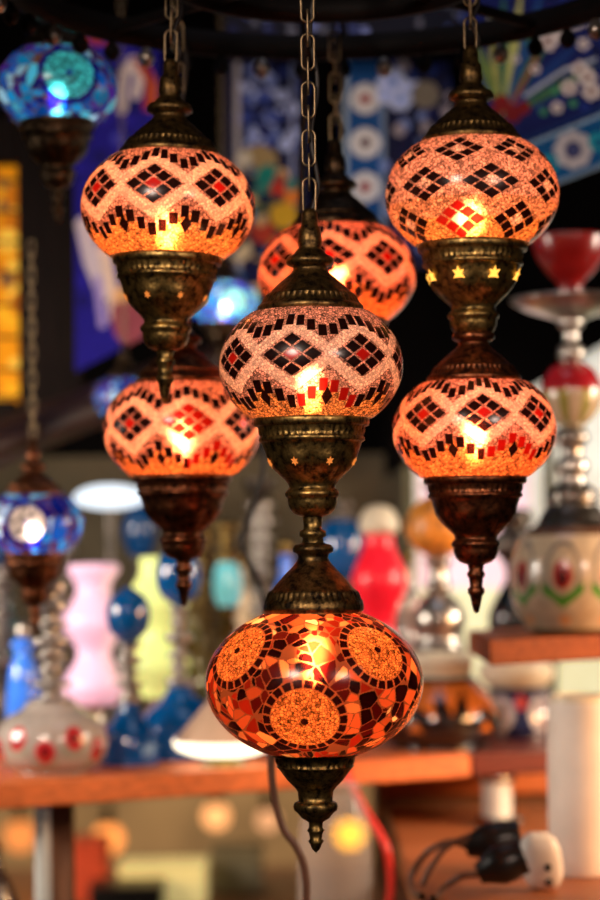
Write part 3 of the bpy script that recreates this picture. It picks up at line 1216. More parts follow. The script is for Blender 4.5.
# white vase pipe with red flowers, far left
px_thing('water_pipe', 'water pipe with a squat white vase painted with red flowers, far left on the shelf', 'water pipe', 52, 2.62, ZS, [
    ('vase', M['glaze'], smooth_prof([(708, 24), (716, 30), (722, 42), (734, 54), (752, 57), (768, 50), (776, 38), (779, 34), (779, 0.3)]),
     {'n': 160, 'sub': 4, 'paint': flower_glaze((164, 152, 142), (186, 40, 44), (110, 14, 24), (150, 148, 132), 12, 0.036, 0.026, 0.0145)}),
    ('stem', M['silver'], stem_prof(588, 710, 8, 18, 5)),
    ('bowl', M['pewter'], smooth_prof([(566, 14), (570, 18), (580, 16), (590, 6), (592, 0.3)]))], PIPES)

px_thing('glass_bottle', 'slim bright blue glass bottle behind the red-flowered white vase', 'bottle', 24, 2.86, ZS, [
    ('body', M['blueglass_b'], smooth_prof([(636, 6), (642, 12), (652, 8), (668, 14), (700, 17), (744, 18), (752, 14), (752, 0.3)])),
    ('stopper', M['silver'], smooth_prof([(618, 0.4), (624, 6), (634, 7), (638, 3)]))])


def wavy(label, cx, Y, top, bot, rad, mat, waves, cap=None, foot=None, ph=0.6):
    base = row_of(ZS, Y)
    pts = []
    for i in range(25):
        t = i / 24
        rr = rad * (0.78 + 0.24 * math.cos(t * waves * 2 * PI + ph))
        pts.append((top + (bot - top) * t, rr))
    pts[0] = (top, pts[0][1] * 0.8)
    parts = [('body', mat, [(top - 1, 0.4)] + pts + [(bot + 1, 0.4)])]
    parts.append(('foot', foot or M['silver'], smooth_prof([(bot - 2, rad * 0.5), (bot + 8, rad * 0.35), (base - 14, rad * 0.5), (base - 2, rad * 0.85), (base, rad * 0.85), (base, 0.3)])))
    if cap:
        parts.append(('cap', cap, smooth_prof([(top - 26, 4), (top - 22, rad * 0.5), (top - 10, rad * 0.72), (top + 2, rad * 0.66), (top + 3, 0.4)])))
    return px_thing('wavy_vase', label, 'vase', cx, Y, ZS, parts, WAVY)


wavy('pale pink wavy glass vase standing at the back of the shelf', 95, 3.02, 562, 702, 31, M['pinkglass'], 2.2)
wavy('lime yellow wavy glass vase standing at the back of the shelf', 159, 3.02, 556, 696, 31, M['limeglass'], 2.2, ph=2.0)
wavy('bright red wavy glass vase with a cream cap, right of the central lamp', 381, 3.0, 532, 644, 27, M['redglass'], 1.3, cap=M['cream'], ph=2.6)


def pipe(label, cx, Y, vase, vmat, stem_mat, top, ball=None, vpaint=None, seed=0, bowl=None, group=PIPES, bead=13, r=6):
    """vase: list of (row, radius) ending on the shelf"""
    base = row_of(ZS, Y)
    vtop = vase[0][0]
    v = [p for p in vase] + [(base - 2, vase[-1][1]), (base, vase[-1][1] * 0.9), (base, 0.3)]
    parts = [('vase', vmat, smooth_prof(v), {'n': 128 if vpaint else 48, 'paint': vpaint, 'sub': 4 if vpaint else 2}),
             ('stem', stem_mat, stem_prof(top, vtop + 3, r, bead, seed))]
    if ball:
        y0, y1, rr, bm = ball
        parts.append(('glass_ball', bm, smooth_prof([(y0, 3), (y0 + (y1 - y0) * 0.2, rr * 0.8), ((y0 + y1) / 2, rr), (y1 - (y1 - y0) * 0.2, rr * 0.8), (y1, 3)])))
    if bowl:
        parts.append(('bowl', bowl, smooth_prof([(top - 22, 15), (top - 18, 17), (top - 8, 13), (top, 6), (top + 1, 0.3)])))
    return px_thing('water_pipe', label, 'water pipe', cx, Y, ZS, parts, group)


pipe('water pipe with a small deep blue glass vase, just right of the red-flowered vase', 130, 2.72, [(700, 8), (716, 14), (730, 26), (748, 30)], M['blueglass'], M['silver'], 640, (585, 642, 22, M['blueglass']), seed=3)
pipe('water pipe with a large deep blue glass vase, left of the glowing cone lamp', 180, 2.80, [(682, 9), (696, 17), (712, 34), (736, 44)], M['blueglass'], M['silver'], 604, (543, 606, 23, M['blueglass']), seed=4)
pipe('tall water pipe with a cyan glass ball, behind the cone lamp', 229, 3.1, [(668, 10), (690, 18), (714, 26)], M['pewter'], M['brass'], 520, (556, 612, 15, M['cyanglass']), seed=6)
pipe('water pipe with a dark blue ball showing right of the central lamp stem', 345, 3.17, [(668, 10), (690, 20), (714, 30)], M['blueglass'], M['pewter'], 500, (514, 582, 25, M['blueglass']), seed=7)
pipe('grey metal water pipe between the pink vase and the blue lamp', 62, 3.2, [(660, 10), (680, 24), (704, 30)], M['silver'], M['silver'], 545, seed=8, bowl=M['cream'])
pipe('brown metal water pipe behind the lime vase', 142, 3.42, [(660, 10), (680, 24), (704, 30)], M['brass'], M['pewter'], 520, (500, 560, 17, M['blueglass']), seed=9)
pipe('tarnished brown water pipe left of the central lamp stem', 262, 3.32, [(655, 12), (680, 22), (706, 28)], M['brass_red'], M['silver'], 500, seed=10, bead=16, bowl=M['pewter'])
pipe('pewter water pipe at the left edge behind the blue bottle', 2, 3.1, [(655, 12), (680, 22), (706, 28)], M['pewter'], M['silver'], 560, seed=11, bead=16, bowl=M['blueglass'])
pipe('brassy water pipe behind the lower left pendant finial', 205, 3.3, [(655, 12), (680, 22), (706, 28)], M['brass'], M['brass'], 505, seed=12, bead=16, bowl=M['cream'])

def bottle(label, cx, Y, top, rad, mat, stop=None):
    base = row_of(ZS, Y)
    h = base - top
    px_thing('glass_bottle', label, 'bottle', cx, Y, ZS, [
        ('body', mat, smooth_prof([(top, rad * 0.35), (top + h * 0.12, rad * 0.4), (top + h * 0.25, rad * 0.85), (top + h * 0.4, rad * 0.6), (top + h * 0.6, rad), (base - 6, rad * 0.95), (base, rad * 0.8), (base, 0.3)])),
        ('stopper', stop or M['brass'], smooth_prof([(top - 16, 0.4), (top - 12, rad * 0.4), (top - 5, rad * 0.45), (top + 1, rad * 0.3)]))], 'glass bottles on the long shelf')


bottle('bright blue glass bottle behind the central lamp stem, left of it', 288, 3.18, 556, 17, M['blueglass_b'])
bottle('cream bottle with brass stopper behind the black hanging cable', 240, 3.42, 566, 18, M['cream'])
bottle('pinkish brown bottle left of the red wavy vase', 322, 3.4, 560, 20, plain('rose_brown_glass', (150, 104, 84), 0.2, 0, 0.3, 30, coat=0.5))
bottle('pale grey bottle between the red wavy vase and the orange vase', 409, 3.2, 566, 18, plain('pale_grey_glass', (170, 160, 150), 0.2, 0.3, 0.3, 30, coat=0.5))
bottle('olive green bottle right of the lime vase', 192, 3.16, 610, 18, plain('olive_glass', (110, 100, 40), 0.2, 0.2, 0.3, 30, coat=0.5))
bottle('grey bottle standing between pink and lime vases', 126, 3.16, 640, 15, plain('smoke_glass', (130, 122, 116), 0.15, 0.4, 0.3, 30, coat=0.5))
bottle('teal bottle at the far left edge of the shelf', 6, 3.3, 590, 17, plain('teal_glass', (70, 110, 120), 0.2, 0.2, 0.3, 30, coat=0.5))

# orange pipe with black leaves
Y = 2.90
b0 = row_of(ZS, Y)
px_thing('water_pipe', 'water pipe with orange vase painted with black leaf fans, right of red globe', 'water pipe', 440, Y, ZS, [
    ('vase', M['glaze'], smooth_prof([(678, 34), (686, 42), (700, 54), (718, 61), (736, 58), (b0 - 4, 48), (b0, 46), (b0, 0.3)]),
     {'n': 220, 'sub': 4, 'paint': leaf_glaze((206, 112, 42), (22, 10, 8), 5)}),
    ('neck', M['cream'], smooth_prof([(652, 24), (656, 32), (664, 34), (674, 32), (680, 34), (681, 20)])),
    ('metal_ball', M['silver'], smooth_prof([(594, 8), (600, 17), (612, 25), (624, 27), (638, 23), (648, 26), (653, 24)])),
    ('stem', M['silver'], [(556, 8), (562, 15), (568, 10), (580, 10), (586, 13), (595, 10)]),
    ('ceramic_ball', plain('orange_ceramic', (206, 128, 48), 0.4, 0, 0.6, 60), smooth_prof([(498, 8), (504, 20), (520, 31), (538, 31), (552, 20), (558, 9)]), {'label': 'orange and dark patterned ceramic ball'}),
    ('tip', M['pewter'], stem_prof(430, 500, 7, 15, 3))], PIPES)

# blue and white pipe
Y = 3.06
b0 = row_of(ZS, Y)
px_thing('water_pipe', 'water pipe with a dark blue vase painted with white roses, on dark red shelf', 'water pipe', 517, Y, ZS, [
    ('vase', M['glaze'], smooth_prof([(690, 26), (698, 38), (712, 47), (730, 48), (b0 - 4, 38), (b0, 36), (b0, 0.3)]),
     {'n': 200, 'sub': 4, 'paint': rose_glaze((18, 28, 66), (170, 160, 160), (90, 30, 40))}),
    ('neck', M['cream'], smooth_prof([(664, 26), (668, 36), (678, 37), (688, 30), (692, 20)])),
    ('dark_ball', plain('dark_glass', (22, 30, 36), 0.12, 0.2, 0.4, 30, coat=0.5), smooth_prof([(576, 8), (586, 12), (600, 20), (616, 27), (636, 26), (650, 14), (666, 14)]), {'label': 'dark glass bulb'}),
    ('stem', M['pewter'], [(510, 0.5), (512, 16), (522, 20), (532, 13), (538, 21), (552, 23), (560, 16), (566, 11), (578, 9)])], PIPES)

# tulip pipe on the right shelf
Y = 2.62
b0 = row_of(ZS2, Y)


def tulips(th, z, r):
    n = len(th)
    c = np.ones((n, 4), np.float32)
    c[:, :3] = lin((180, 160, 132))
    rm, zm = r.max(), z.max()
    cols = 8
    for i in range(cols):
        t0 = 2 * PI * (i + 0.62) / cols
        d = ((th - t0 + PI) % (2 * PI) - PI) * rm
        zz = z - zm * 0.56
        c[(np.abs(np.hypot(d / 0.021, (zz - 0.006) / 0.033) - 1) < 0.09), :3] = lin((110, 104, 96))
        c[((d / 0.0125) ** 2 + (zz / 0.018) ** 2) < 1, :3] = lin((150, 40, 36))
        c[((d / 0.005) ** 2 + ((zz + 0.004) / 0.011) ** 2) < 1, :3] = lin((56, 14, 18))
        c[(np.abs(zz + 0.034 - np.abs(d) * 0.75) < 0.006) & (np.abs(d) < 0.026), :3] = lin((70, 130, 40))
        c[((d / 0.009) ** 2 + ((z - zm * 0.14) / 0.006) ** 2) < 1, :3] = lin((214, 150, 96))
    c[z > zm * 0.93, :3] = lin((86, 60, 46))
    c[z < zm * 0.06, :3] = lin((120, 100, 60))
    return c


px_thing('water_pipe', 'tall water pipe with tulip-painted cream vase and red bowl on right shelf', 'water pipe', 574, Y, ZS2, [
    ('vase', M['glaze'], smooth_prof([(528, 42), (538, 52), (556, 60), (580, 63), (604, 60), (622, 50), (632, 40), (634, 0.3)]), {'n': 260, 'sub': 5, 'paint': tulips}),
    ('collar', M['pewter'], smooth_prof([(484, 14), (490, 24), (500, 26), (506, 25), (512, 30), (524, 36), (530, 43), (531, 30)])),
    ('lower_stem', M['silver'], [(426, 10), (432, 16), (440, 18), (446, 12), (458, 11), (462, 16), (470, 17), (476, 12), (486, 14)]),
    ('ceramic_ball', M['glaze'], smooth_prof([(362, 10), (370, 22), (386, 30), (402, 30), (418, 22), (428, 10)]),
     {'n': 96, 'sub': 4, 'paint': lambda th, z, r: np.where((z > z.min() + (z.max() - z.min()) * 0.55)[:, None], np.array(lin((156, 26, 34)) + (1,)),
                                                           np.where((np.abs(np.sin(th * 4)) > 0.8)[:, None], np.array(lin((140, 130, 60)) + (1,)), np.array(lin((190, 164, 134)) + (1,)))),
      'label': 'cream ceramic ball with a red top'}),
    ('upper_stem', M['silver'], [(314, 8), (318, 13), (326, 13), (330, 8), (344, 8), (348, 13), (356, 14), (363, 10)]),
    ('tray', M['silver'], smooth_prof([(298, 58), (299, 60), (302, 60), (310, 46), (318, 22), (322, 9), (316, 7)])),
    ('bowl', M['redbowl'], smooth_prof([(240, 34), (237, 36), (240, 38), (256, 34), (272, 24), (284, 13), (296, 11), (302, 14), (306, 9)]), {'label': 'red glazed bowl'})], None)

# glowing cone lamp on the shelf
Y = 2.68
b0 = row_of(ZS, Y)
M['shade_glow'] = emitter('shade_glow', (255, 240, 205), 2.6)
M['shade'] = plain('frosted_shade', (196, 160, 130), 0.5, 0, 0.15, 20, emit=0.16)
px_thing('cone_lamp', 'glowing cone-shaped table lamp on the shelf, left of the red globe', 'lamp', 224, Y, ZS, [
    ('shade', M['shade'], smooth_prof([(692, 10), (698, 14), (712, 26), (728, 40), (738, 49), (739, 47)]), {'label': 'frosted beige cone shade'}),
    ('glowing_rim', M['shade_glow'], smooth_prof([(737, 46), (740, 50), (746, 49), (751, 40), (755, 26), (756, 0.4)]), {'label': 'bright white lit underside'}),
    ('base', M['brass'], smooth_prof([(750, 14), (b0 - 5, 16), (b0 - 2, 24), (b0, 24), (b0, 0.3)])),
    ('finial', M['brass'], stem_prof(640, 694, 4, 9, 4))])

# bright white glass lamp at the left, above the back row
px_thing('glass_lamp', 'bright white glass lamp bowl glowing under the lower left pink globe', 'lamp', 112, 3.3, ZS, [
    ('shade', emitter('white_glow', (236, 246, 255), 1.5), smooth_prof([(484, 10), (487, 24), (493, 34), (500, 35), (505, 26), (508, 8)]), {'label': 'glowing white glass shade'}),
    ('pole', M['pewter'], [(506, 5), (560, 5), (690, 5), (700, 6)]),
    ('base', M['pewter'], smooth_prof([(690, 7), (712, 20), (row_of(ZS, 3.3), 24), (row_of(ZS, 3.3), 0.3)]))])

# ------------------------------------------------------------------ foreground right: table, roll, plugs
XT0, XT1 = (404 - 300) * 2.45 / FPX, 0.52
ct = thing('counter', 'wooden counter under the shelf on the right, carrying the white cylinder and plugs', 'counter', Vector(((XT0 + XT1) / 2, 2.575, 0)))
hw_ = (XT1 - XT0) / 2
M['counter'] = plain('counter_wood', (150, 86, 46), 0.5, 0, 0.25, 12, stretch=(1, 8, 8))
link('counter_top', prism_mesh('counter_top', [(-hw_, -0.475), (hw_, -0.475), (hw_, 0.475), (-hw_, 0.475)], ZT - 0.03, ZT, 0.003), M['counter'], ct)
link('base', prism_mesh('base', [(-hw_ + 0.03, -0.25), (hw_ - 0.03, -0.25), (hw_ - 0.03, 0.45), (-hw_ + 0.03, 0.45)], 0.0, ZT - 0.03, 0.003), M['wood_brown'], ct)
px_thing('white_cylinder', 'tall off-white cylinder with slight dents standing on the counter at the right edge', 'cylinder', 583, 2.41, ZT, [
    ('body', M['offwhite'], [(714, 26), (715, 31), (718, 33), (724, 34), (780, 34.5), (850, 34), (884, 34), (890, 33), (891, 0.3)], {'n': 64}),
    ('rim', M['cream'], smooth_prof([(713, 24), (711, 28), (713, 32), (718, 33)]))])

# chrome posts
def post(label, cx, Y, z0, z1, rad):
    x = P(cx, row_of(z1, Y), Y).x
    t = thing('chrome_post', label, 'post', Vector((x, Y, z0)), 'chrome shelf posts')
    s = Y / FPX
    h = z1 - z0
    link('tube', lathe_mesh('tube', [(rad * s, h - 0.006), (rad * s, h * 0.5), (rad * s, 0.006)], 48), M['post'], t)
    link('top_collar', lathe_mesh('top_collar', [(0.0005, h), (rad * 1.25 * s, h), (rad * 1.25 * s, h - 0.012), (rad * s * 0.98, h - 0.013)], 48), M['chrome'], t)
    link('foot_flange', lathe_mesh('foot_flange', [(rad * s * 0.98, 0.012), (rad * 1.7 * s, 0.008), (rad * 1.7 * s, 0), (0.0005, 0)], 48), M['chrome'], t)
    return t


post('chrome post holding up the shelf at the right, behind the black plugs', 497, 2.86, ZT, ZS - 0.03, 15)
post('slim chrome post below the left end of the shelf', 42, 2.62, 0.0, ZS - 0.03, 8)
o = link('wooden_upright', box_mesh('wooden_upright', 0.03, 0.03, ZS - 0.03, 0.003), plain('upright_wood', (112, 72, 46), 0.5, 0, 0.3, 12, stretch=(8, 8, 1)))
o.location = (P(62, 850, 2.68).x, 2.68, 0)
tag(o, 'brown wooden upright standing beside the slim chrome post', 'post')

# power block with two black plugs
Y = 2.30
s = Y / FPX
c = P(541, 852, Y)
t = thing('power_socket', 'white double power socket lying beside the white cylinder', 'power socket', c)
import bmesh
bm = bmesh.new()
bmesh.ops.create_uvsphere(bm, u_segments=32, v_segments=18, radius=1)
for v in bm.verts:
    x, y, z = v.co
    v.co = Vector((math.copysign(abs(x) ** 0.7, x) * 21 * s, math.copysign(abs(y) ** 0.7, y) * 16 * s, math.copysign(abs(z) ** 0.75, z) * 29 * s))
    v.co.x += -3 * s * v.co.z / (29 * s)
me = bpy.data.meshes.new('housing')
bm.to_mesh(me)
bm.free()
for p in me.polygons:
    p.use_smooth = True
link('housing', me, M['white'], t)
for dx, dzz in ((5, -4), (6, -19)):
    o = link('socket_hole', lathe_mesh('socket_hole', [(0.0003, 0.001), (3.6 * s, 0.001), (3.6 * s, -0.004)], 20), M['black'], t)
    o.location = (dx * s, -16.2 * s * (1 if dzz > -10 else 0.92), dzz * s)
    o.rotation_euler = (PI / 2, 0, 0)
t.location.z = ZT + 29 * s


def plug(label, a, b, Y, rad, cable, group='black plugs in the socket'):
    A, B = P(a[0], a[1], Y), P(b[0], b[1], Y)
    s = Y / FPX
    t = thing('power_plug', label, 'plug', (A + B) / 2, group)
    o = t.location
    L = [A - o, A.lerp(B, 0.12) - o, A.lerp(B, 0.3) - o, A.lerp(B, 0.5) - o, A.lerp(B, 0.75) - o, B - o]
    prof = [0.55, 0.62, 0.8, 1.0, 1.0, 0.85]
    V = tube_mesh('plug_body', L, rad * s, 20, taper=lambda tt: prof[min(5, int(round(tt * 5)))])
    link('plug_body', V, M['black'], t)
    d = (B - A).normalized()
    link('collar', tube_mesh('collar', [B - o - d * 0.002, B - o + d * 0.006], rad * s * 0.9, 20), M['black'], t)
    pts = spline([A - o] + [P(x, y, yy) - o for x, y, yy in cable], 12)
    link('cable', tube_mesh('cable', pts, 3.4 * s, 8), M['cord_brown'], t)
    return t


plug('upper black plug with a brown cable arching left', (466, 846), (514, 838), 2.33, 20, [(450, 842, 2.33), (428, 852, 2.34), (412, 874, 2.36), (412, 890, 2.33), (422, 896, 2.2)])
plug('lower black plug with two bends of brown cable, nearer the counter', (478, 874), (518, 858), 2.26, 20, [(462, 876, 2.26), (446, 886, 2.27), (438, 896, 2.25), (434, 898, 2.19)])
o = link('loose_cable', tube_mesh('loose_cable', spline([P(x, y, 2.3) for x, y in ((470, 836), (448, 846), (432, 866), (425, 880), (421, 886))], 12), 3.2 * 2.3 / FPX, 8), M['cord_brown'])
tag(o, 'thin brown cable arching down beside the plugs', 'cable')

# other cables
o = link('red_cable', tube_mesh('red_cable', spline([P(x, y, yy) for x, y, yy in ((326, 745, 2.84), (338, 752, 2.70), (345, 768, 2.645), (353, 788, 2.63), (366, 812, 2.6), (384, 842, 2.55), (390, 868, 2.55), (391, 888, 2.55), (389, 912, 2.55), (388, 1000, 2.55), (388, 1400, 2.55), (390, 1804, 2.55))], 12), 4.2 * 2.6 / FPX, 10), M['cord_red'])
tag(o, 'bright red cable dangling below the shelf right of the brass finial', 'cable')
o = link('brown_cable', tube_mesh('brown_cable', spline([P(x, y, yy) for x, y, yy in ((274, 738, 2.1), (271, 762, 2.1), (275, 800, 2.1), (283, 828, 2.1), (297, 848, 2.1), (305, 872, 2.1), (306, 920, 2.1), (300, 1100, 2.1), (306, 1600, 2.1), (300, 2066, 2.1))], 12), 4.0 * 2.1 / FPX, 10), M['cord_brown'])
tag(o, 'brown cable hanging behind the red globe and curving down below it', 'cable')
o = link('black_cable', tube_mesh('black_cable', spline([P(x, y, yy) for x, y, yy in ((304, -50, 2.12), (303, 120, 2.2), (296, 260, 2.38), (272, 330, 2.4), (266, 420, 2.4), (262, 480, 2.4), (246, 526, 2.4), (243, 548, 2.4), (258, 580, 2.4), (266, 610, 2.4), (264, 650, 2.45), (268, 700, 2.6), (272, 735, 2.74), (282, 750, 2.87))], 12), 3.0 * 2.4 / FPX, 8), M['cord'])
tag(o, 'thin black cable hanging in a bend left of the central lamp stem', 'cable')

# glass jar below the finial
Y = 2.5
px_thing('glass_jar', 'clear glass jar standing below the shelf behind the brass finial', 'jar', 336, Y, ZT - 0.12, [
    ('body', M['clear'], smooth_prof([(790, 20), (794, 24), (806, 30), (830, 36), (880, 38), (960, 38), (row_of(ZT - 0.12, Y) - 4, 36), (row_of(ZT - 0.12, Y), 30), (row_of(ZT - 0.12, Y), 0.4)])),
    ('rim', M['clear'], smooth_prof([(785, 20), (783, 23), (786, 26), (791, 24)]))])

# ------------------------------------------------------------------ the far room under the shelf
ZF = ZC - (905 - HOR) * 3.9 / FPX
o = link('far_counter', box_mesh('far_counter', 1.4, 0.7, ZF, 0.004), M['wood_brown'])
o.location = (-0.25, 4.05, 0)
tag(o, 'brown wooden counter further back, seen under the shelf', 'counter')


def far_box(label, x0, x1, y0, Y, mat, name='carton', cat='box'):
    a, b = P(x0, y0, Y), P(x1, y0, Y)
    h = a.z - ZF
    t = thing(name, label, cat, Vector(((a.x + b.x) / 2, Y, ZF)))
    w = b.x - a.x
    link('body', box_mesh('body', w, 0.12, h * 0.8, 0.004), mat, t)
    o = link('lid', box_mesh('lid', w * 1.03, 0.124, h * 0.2, 0.004), mat, t)
    o.location = (0, 0, h * 0.8)
    return t


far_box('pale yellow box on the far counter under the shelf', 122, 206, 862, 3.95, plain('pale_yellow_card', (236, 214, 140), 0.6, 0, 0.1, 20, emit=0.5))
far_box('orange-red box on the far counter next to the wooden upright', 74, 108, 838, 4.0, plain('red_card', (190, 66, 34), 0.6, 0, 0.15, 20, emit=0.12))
far_box('low black case in front of the pale yellow box', 92, 164, 882, 3.84, M['black'], 'black_case', 'case')
far_box('grey-green box on the far counter below the cone lamp', 212, 262, 846, 4.1, plain('grey_card', (140, 132, 108), 0.6, 0, 0.15, 20))
px_thing('silver_jug', 'curved silver jug at the lower left corner', 'jug', -4, 2.7, ZS - 0.29, [
    ('body', M['chrome'], smooth_prof([(846, 7), (852, 6), (866, 9), (884, 18), (910, 27), (940, 30), (980, 20), (row_of(ZS - 0.29, 2.7), 18), (row_of(ZS - 0.29, 2.7), 0.3)])),
    ('lid', M['chrome'], smooth_prof([(834, 0.4), (838, 3), (842, 6), (847, 8)]))])
zb = ZS - 0.29
o = link('side_table', prism_mesh('side_table', [(-0.6, 2.5), (-0.32, 2.5), (-0.32, 2.95), (-0.6, 2.95)], zb - 0.02, zb, 0.003), M['wood_brown'])
tag(o, 'low brown side table under the silver jug', 'table')
zj = ZT - 0.12
o = link('lower_shelf', prism_mesh('lower_shelf', [(-0.06, 2.36), (0.088, 2.36), (0.088, 3.0), (-0.06, 3.0)], zj - 0.02, zj, 0.003), M['wood_brown'])
tag(o, 'low brown shelf board under the clear glass jar', 'shelf')

for i, (x, y, rr, rgb, e, lab) in enumerate((
        (108, 839, 15, (255, 150, 72), 1.0, 'round orange light far back, next to the orange-red box'),
        (216, 816, 13, (255, 172, 104), 0.95, 'round peach light far back, below the cone lamp'),
        (268, 820, 11, (250, 176, 120), 0.6, 'dim peach light far back behind the hanging brown cable'),
        (350, 834, 14, (255, 190, 30), 2.6, 'round yellow light shining through the glass jar'),
        (52, 822, 11, (250, 150, 80), 0.7, 'dim orange light far back behind the wooden upright'),
        (20, 836, 16, (240, 140, 70), 0.7, 'dim orange light far back left of the chrome post'))):
    Y = 5.2
    s = Y / FPX
    loc = P(x, y, Y)
    t = thing('hanging_bulb', lab, 'light', loc, 'round lights far back')
    o = link('glass', lathe_mesh('glass', [(rr * s * math.sin(a) + 0.0003, rr * s * math.cos(a)) for a in np.linspace(0, PI, 18)], 28), emitter('far_bulb', rgb, e * 1.9), t)
    link('socket', lathe_mesh('socket', [(0.004, rr * s + 0.05), (0.012, rr * s + 0.04), (0.014, rr * s - 0.004)], 16), M['brass_dark'], t)
    link('flex', tube_mesh('flex', [(0, 0, rr * s + 0.04), (0, 0, 0.6), (0, 0, 2.8 - loc.z)], 0.003, 6), M['cord'], t)

# brown cabinet behind the counter, right
xa, xb = (372 - 300) * 3.15 / FPX, 0.62
cab = thing('wooden_cabinet', 'warm brown wooden cabinet back standing behind the counter on the right', 'cabinet', Vector(((xa + xb) / 2, 3.2, 0)))
link('carcass', box_mesh('carcass', xb - xa, 0.16, ZS - 0.04, 0.004), M['wood_brown'], cab)
o = link('rail', box_mesh('rail', xb - xa - 0.01, 0.02, 0.03, 0.004), M['wood'], cab)
o.location = (0, -0.085, ZT + 0.012)

# ------------------------------------------------------------------ room shell
def wall(name, mat, x0, x1, y0, y1, z0, z1):
    o = struct(name, box_mesh(name, x1 - x0, y1 - y0, z1 - z0, 0), mat)
    o.location = ((x0 + x1) / 2, (y0 + y1) / 2, z0)
    return o


M['dark_wall'] = plain('near_black_wall', (6, 5, 5), 0.9, 0, 0.3, 8, spec=0.05)
M['plaster'] = plain('grey_olive_plaster', (84, 76, 60), 0.8, 0, 0.4, 5, spec=0.1)
M['warm_wall'] = plain('warm_plaster', (150, 132, 104), 0.8, 0, 0.35, 4)
M['floor'] = plain('brown_floor', (90, 62, 44), 0.5, 0, 0.25, 6)
wall('floor', M['floor'], -2.2, 2.2, -1.5, 6.6, -0.05, 0.0)
wall('ceiling', M['dark_wall'], -2.2, 2.2, -1.5, 6.6, 2.8, 2.85)
wall('wall_left', M['dark_wall'], -2.25, -2.2, -1.5, 6.6, 0, 2.8)
wall('wall_right', M['dark_wall'], 2.2, 2.25, -1.5, 6.6, 0, 2.8)
wall('wall_far', M['warm_wall'], -2.2, 2.2, 6.6, 6.65, 0, 2.8)
zmid = ZC - (455 - HOR) * 3.55 / FPX
wall('wall_back', M['dark_wall'], -2.2, 2.2, 3.55, 3.6, zmid, 2.8)
wall('wall_back_lower', M['plaster'], -2.2, 2.2, 3.52, 3.58, ZS - 0.03, zmid)

# pale window behind the right-hand pipes
def pale(px, py):
    c = Canvas(px, py, (226, 222, 206))
    c.poly([(420, 470), (530, 470), (530, 600), (420, 600)], (236, 206, 220))
    c.poly([(400, 590), (890, 590), (890, 740), (400, 740)], (216, 218, 178))
    c.poly([(530, 290), (890, 290), (890, 470), (530, 470)], (236, 236, 222))
    return c


M['window_glow'] = painted('pale_window', 0.4, 0.72, 0.0)
wo = panel('window_1', None, None, [(405, 300), (880, 300), (880, 752), (405, 752)], 3.49, pale, 4.0, M['window_glow'])
wo['kind'] = 'structure'
for k_ in ('label', 'category'):
    if k_ in wo:
        del wo[k_]
aw = [P(x, y, 3.45) for x, y in ((385, 240), (900, 240), (900, 158 + 140), (640, 322), (385, 478))]
me_ = bpy.data.meshes.new('sloping_valance')
fv = [tuple(v) for v in aw] + [(v.x, v.y + 0.02, v.z) for v in aw]
me_.from_pydata(fv, [], [(0, 1, 2, 3, 4), (9, 8, 7, 6, 5)] + [(i, i + 5, (i + 1) % 5 + 5, (i + 1) % 5) for i in range(5)])
struct('trim_9', me_, M['dark_wall'])
for i, xx in enumerate((412, 552, 700, 872)):
    a = P(xx, 752, 3.46)
    o = struct('trim_%d' % (i + 1), box_mesh('trim', 0.018, 0.02, 0.48, 0.002), plain('mullion_%d' % i, (92, 90, 62), 0.5, 0, 0.2, 20))
    o.location = (a.x, 3.46, ZS)

# ------------------------------------------------------------------ lights
def area(name, loc, target, size, power, rgb, spread=PI, shape='DISK'):
    l = bpy.data.lights.new(name, 'AREA')
    l.shape = shape
    l.size = size
    l.energy = power
    l.color = lin(rgb)
    l.spread = spread
    o = bpy.data.objects.new(name, l)
    COL.objects.link(o)
    o.location = loc
    d = Vector(target) - Vector(loc)
    o.rotation_euler = d.to_track_quat('-Z', 'Y').to_euler()
    return o


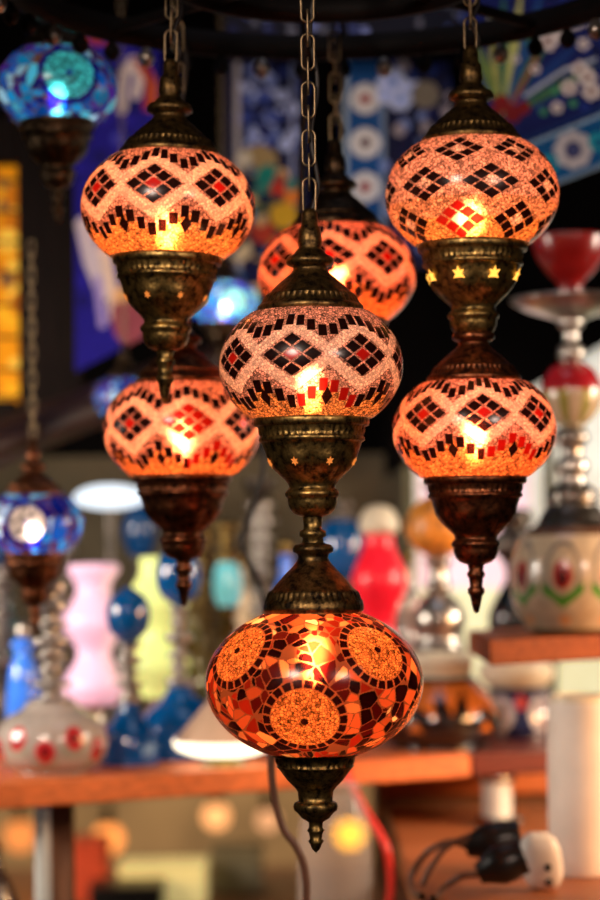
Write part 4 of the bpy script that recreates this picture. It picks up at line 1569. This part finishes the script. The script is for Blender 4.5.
area('front_light', (-0.7, 0.1, 2.3), (0, 1.9, 1.65), 0.4, 4.6, (255, 226, 206), math.radians(70))
area('front_light_right', (0.9, 0.3, 2.1), (0.05, 1.9, 1.6), 0.3, 2.0, (255, 220, 200), math.radians(70))
area('shelf_light_right', (1.3, 2.5, 1.75), (0.1, 2.9, 1.35), 0.4, 5.0, (255, 236, 214), math.radians(80))
area('shelf_light_left', (-1.3, 2.3, 1.7), (-0.2, 2.9, 1.35), 0.4, 5.0, (255, 240, 224), math.radians(80))
area('tile_light', (0.1, 2.45, 2.62), (0.1, 2.95, 2.0), 0.6, 0.85, (220, 228, 255), math.radians(120))
area('counter_light', (1.0, 2.2, 1.5), (0.25, 2.7, 1.1), 0.3, 4, (255, 186, 120), math.radians(90))
area('far_light', (-0.5, 5.4, 2.4), (-0.3, 6.2, 0.9), 0.8, 42, (255, 216, 170), math.radians(140))
area('far_counter_light', (-0.9, 3.7, 1.12), (-0.2, 4.2, 0.95), 0.2, 4, (255, 214, 160), math.radians(160))

w = bpy.data.worlds.new('world')
scn.world = w
w.use_nodes = True
w.node_tree.nodes['Background'].inputs['Color'].default_value = (0.05, 0.045, 0.045, 1)
w.node_tree.nodes['Background'].inputs['Strength'].default_value = 0.5

# ------------------------------------------------------------------ camera
cd = bpy.data.cameras.new('camera')
cam = bpy.data.objects.new('camera', cd)
COL.objects.link(cam)
cd.sensor_fit = 'VERTICAL'
cd.sensor_height = 36.0
cd.sensor_width = 24.0
cd.lens = 85.0
cd.shift_y = (HOR - 450.0) / 900.0
cd.dof.use_dof = True
cd.dof.focus_distance = FOCUS - 0.05
cd.dof.aperture_fstop = 3.0
cd.dof.aperture_blades = 0
cd.clip_start = 0.05
cam.location = (0, 0, ZC)
cam.rotation_euler = (Matrix.Rotation(PI / 2, 3, 'X') @ Matrix.Rotation(ROLL, 3, 'Z')).to_euler()
scn.camera = cam

scn.view_settings.view_transform = 'Standard'
scn.view_settings.look = 'None'
scn.cycles.use_denoising = True
scn.cycles.caustics_reflective = False
scn.cycles.caustics_refractive = False
scn.cycles.sample_clamp_indirect = 3.0
scn.cycles.max_bounces = 8
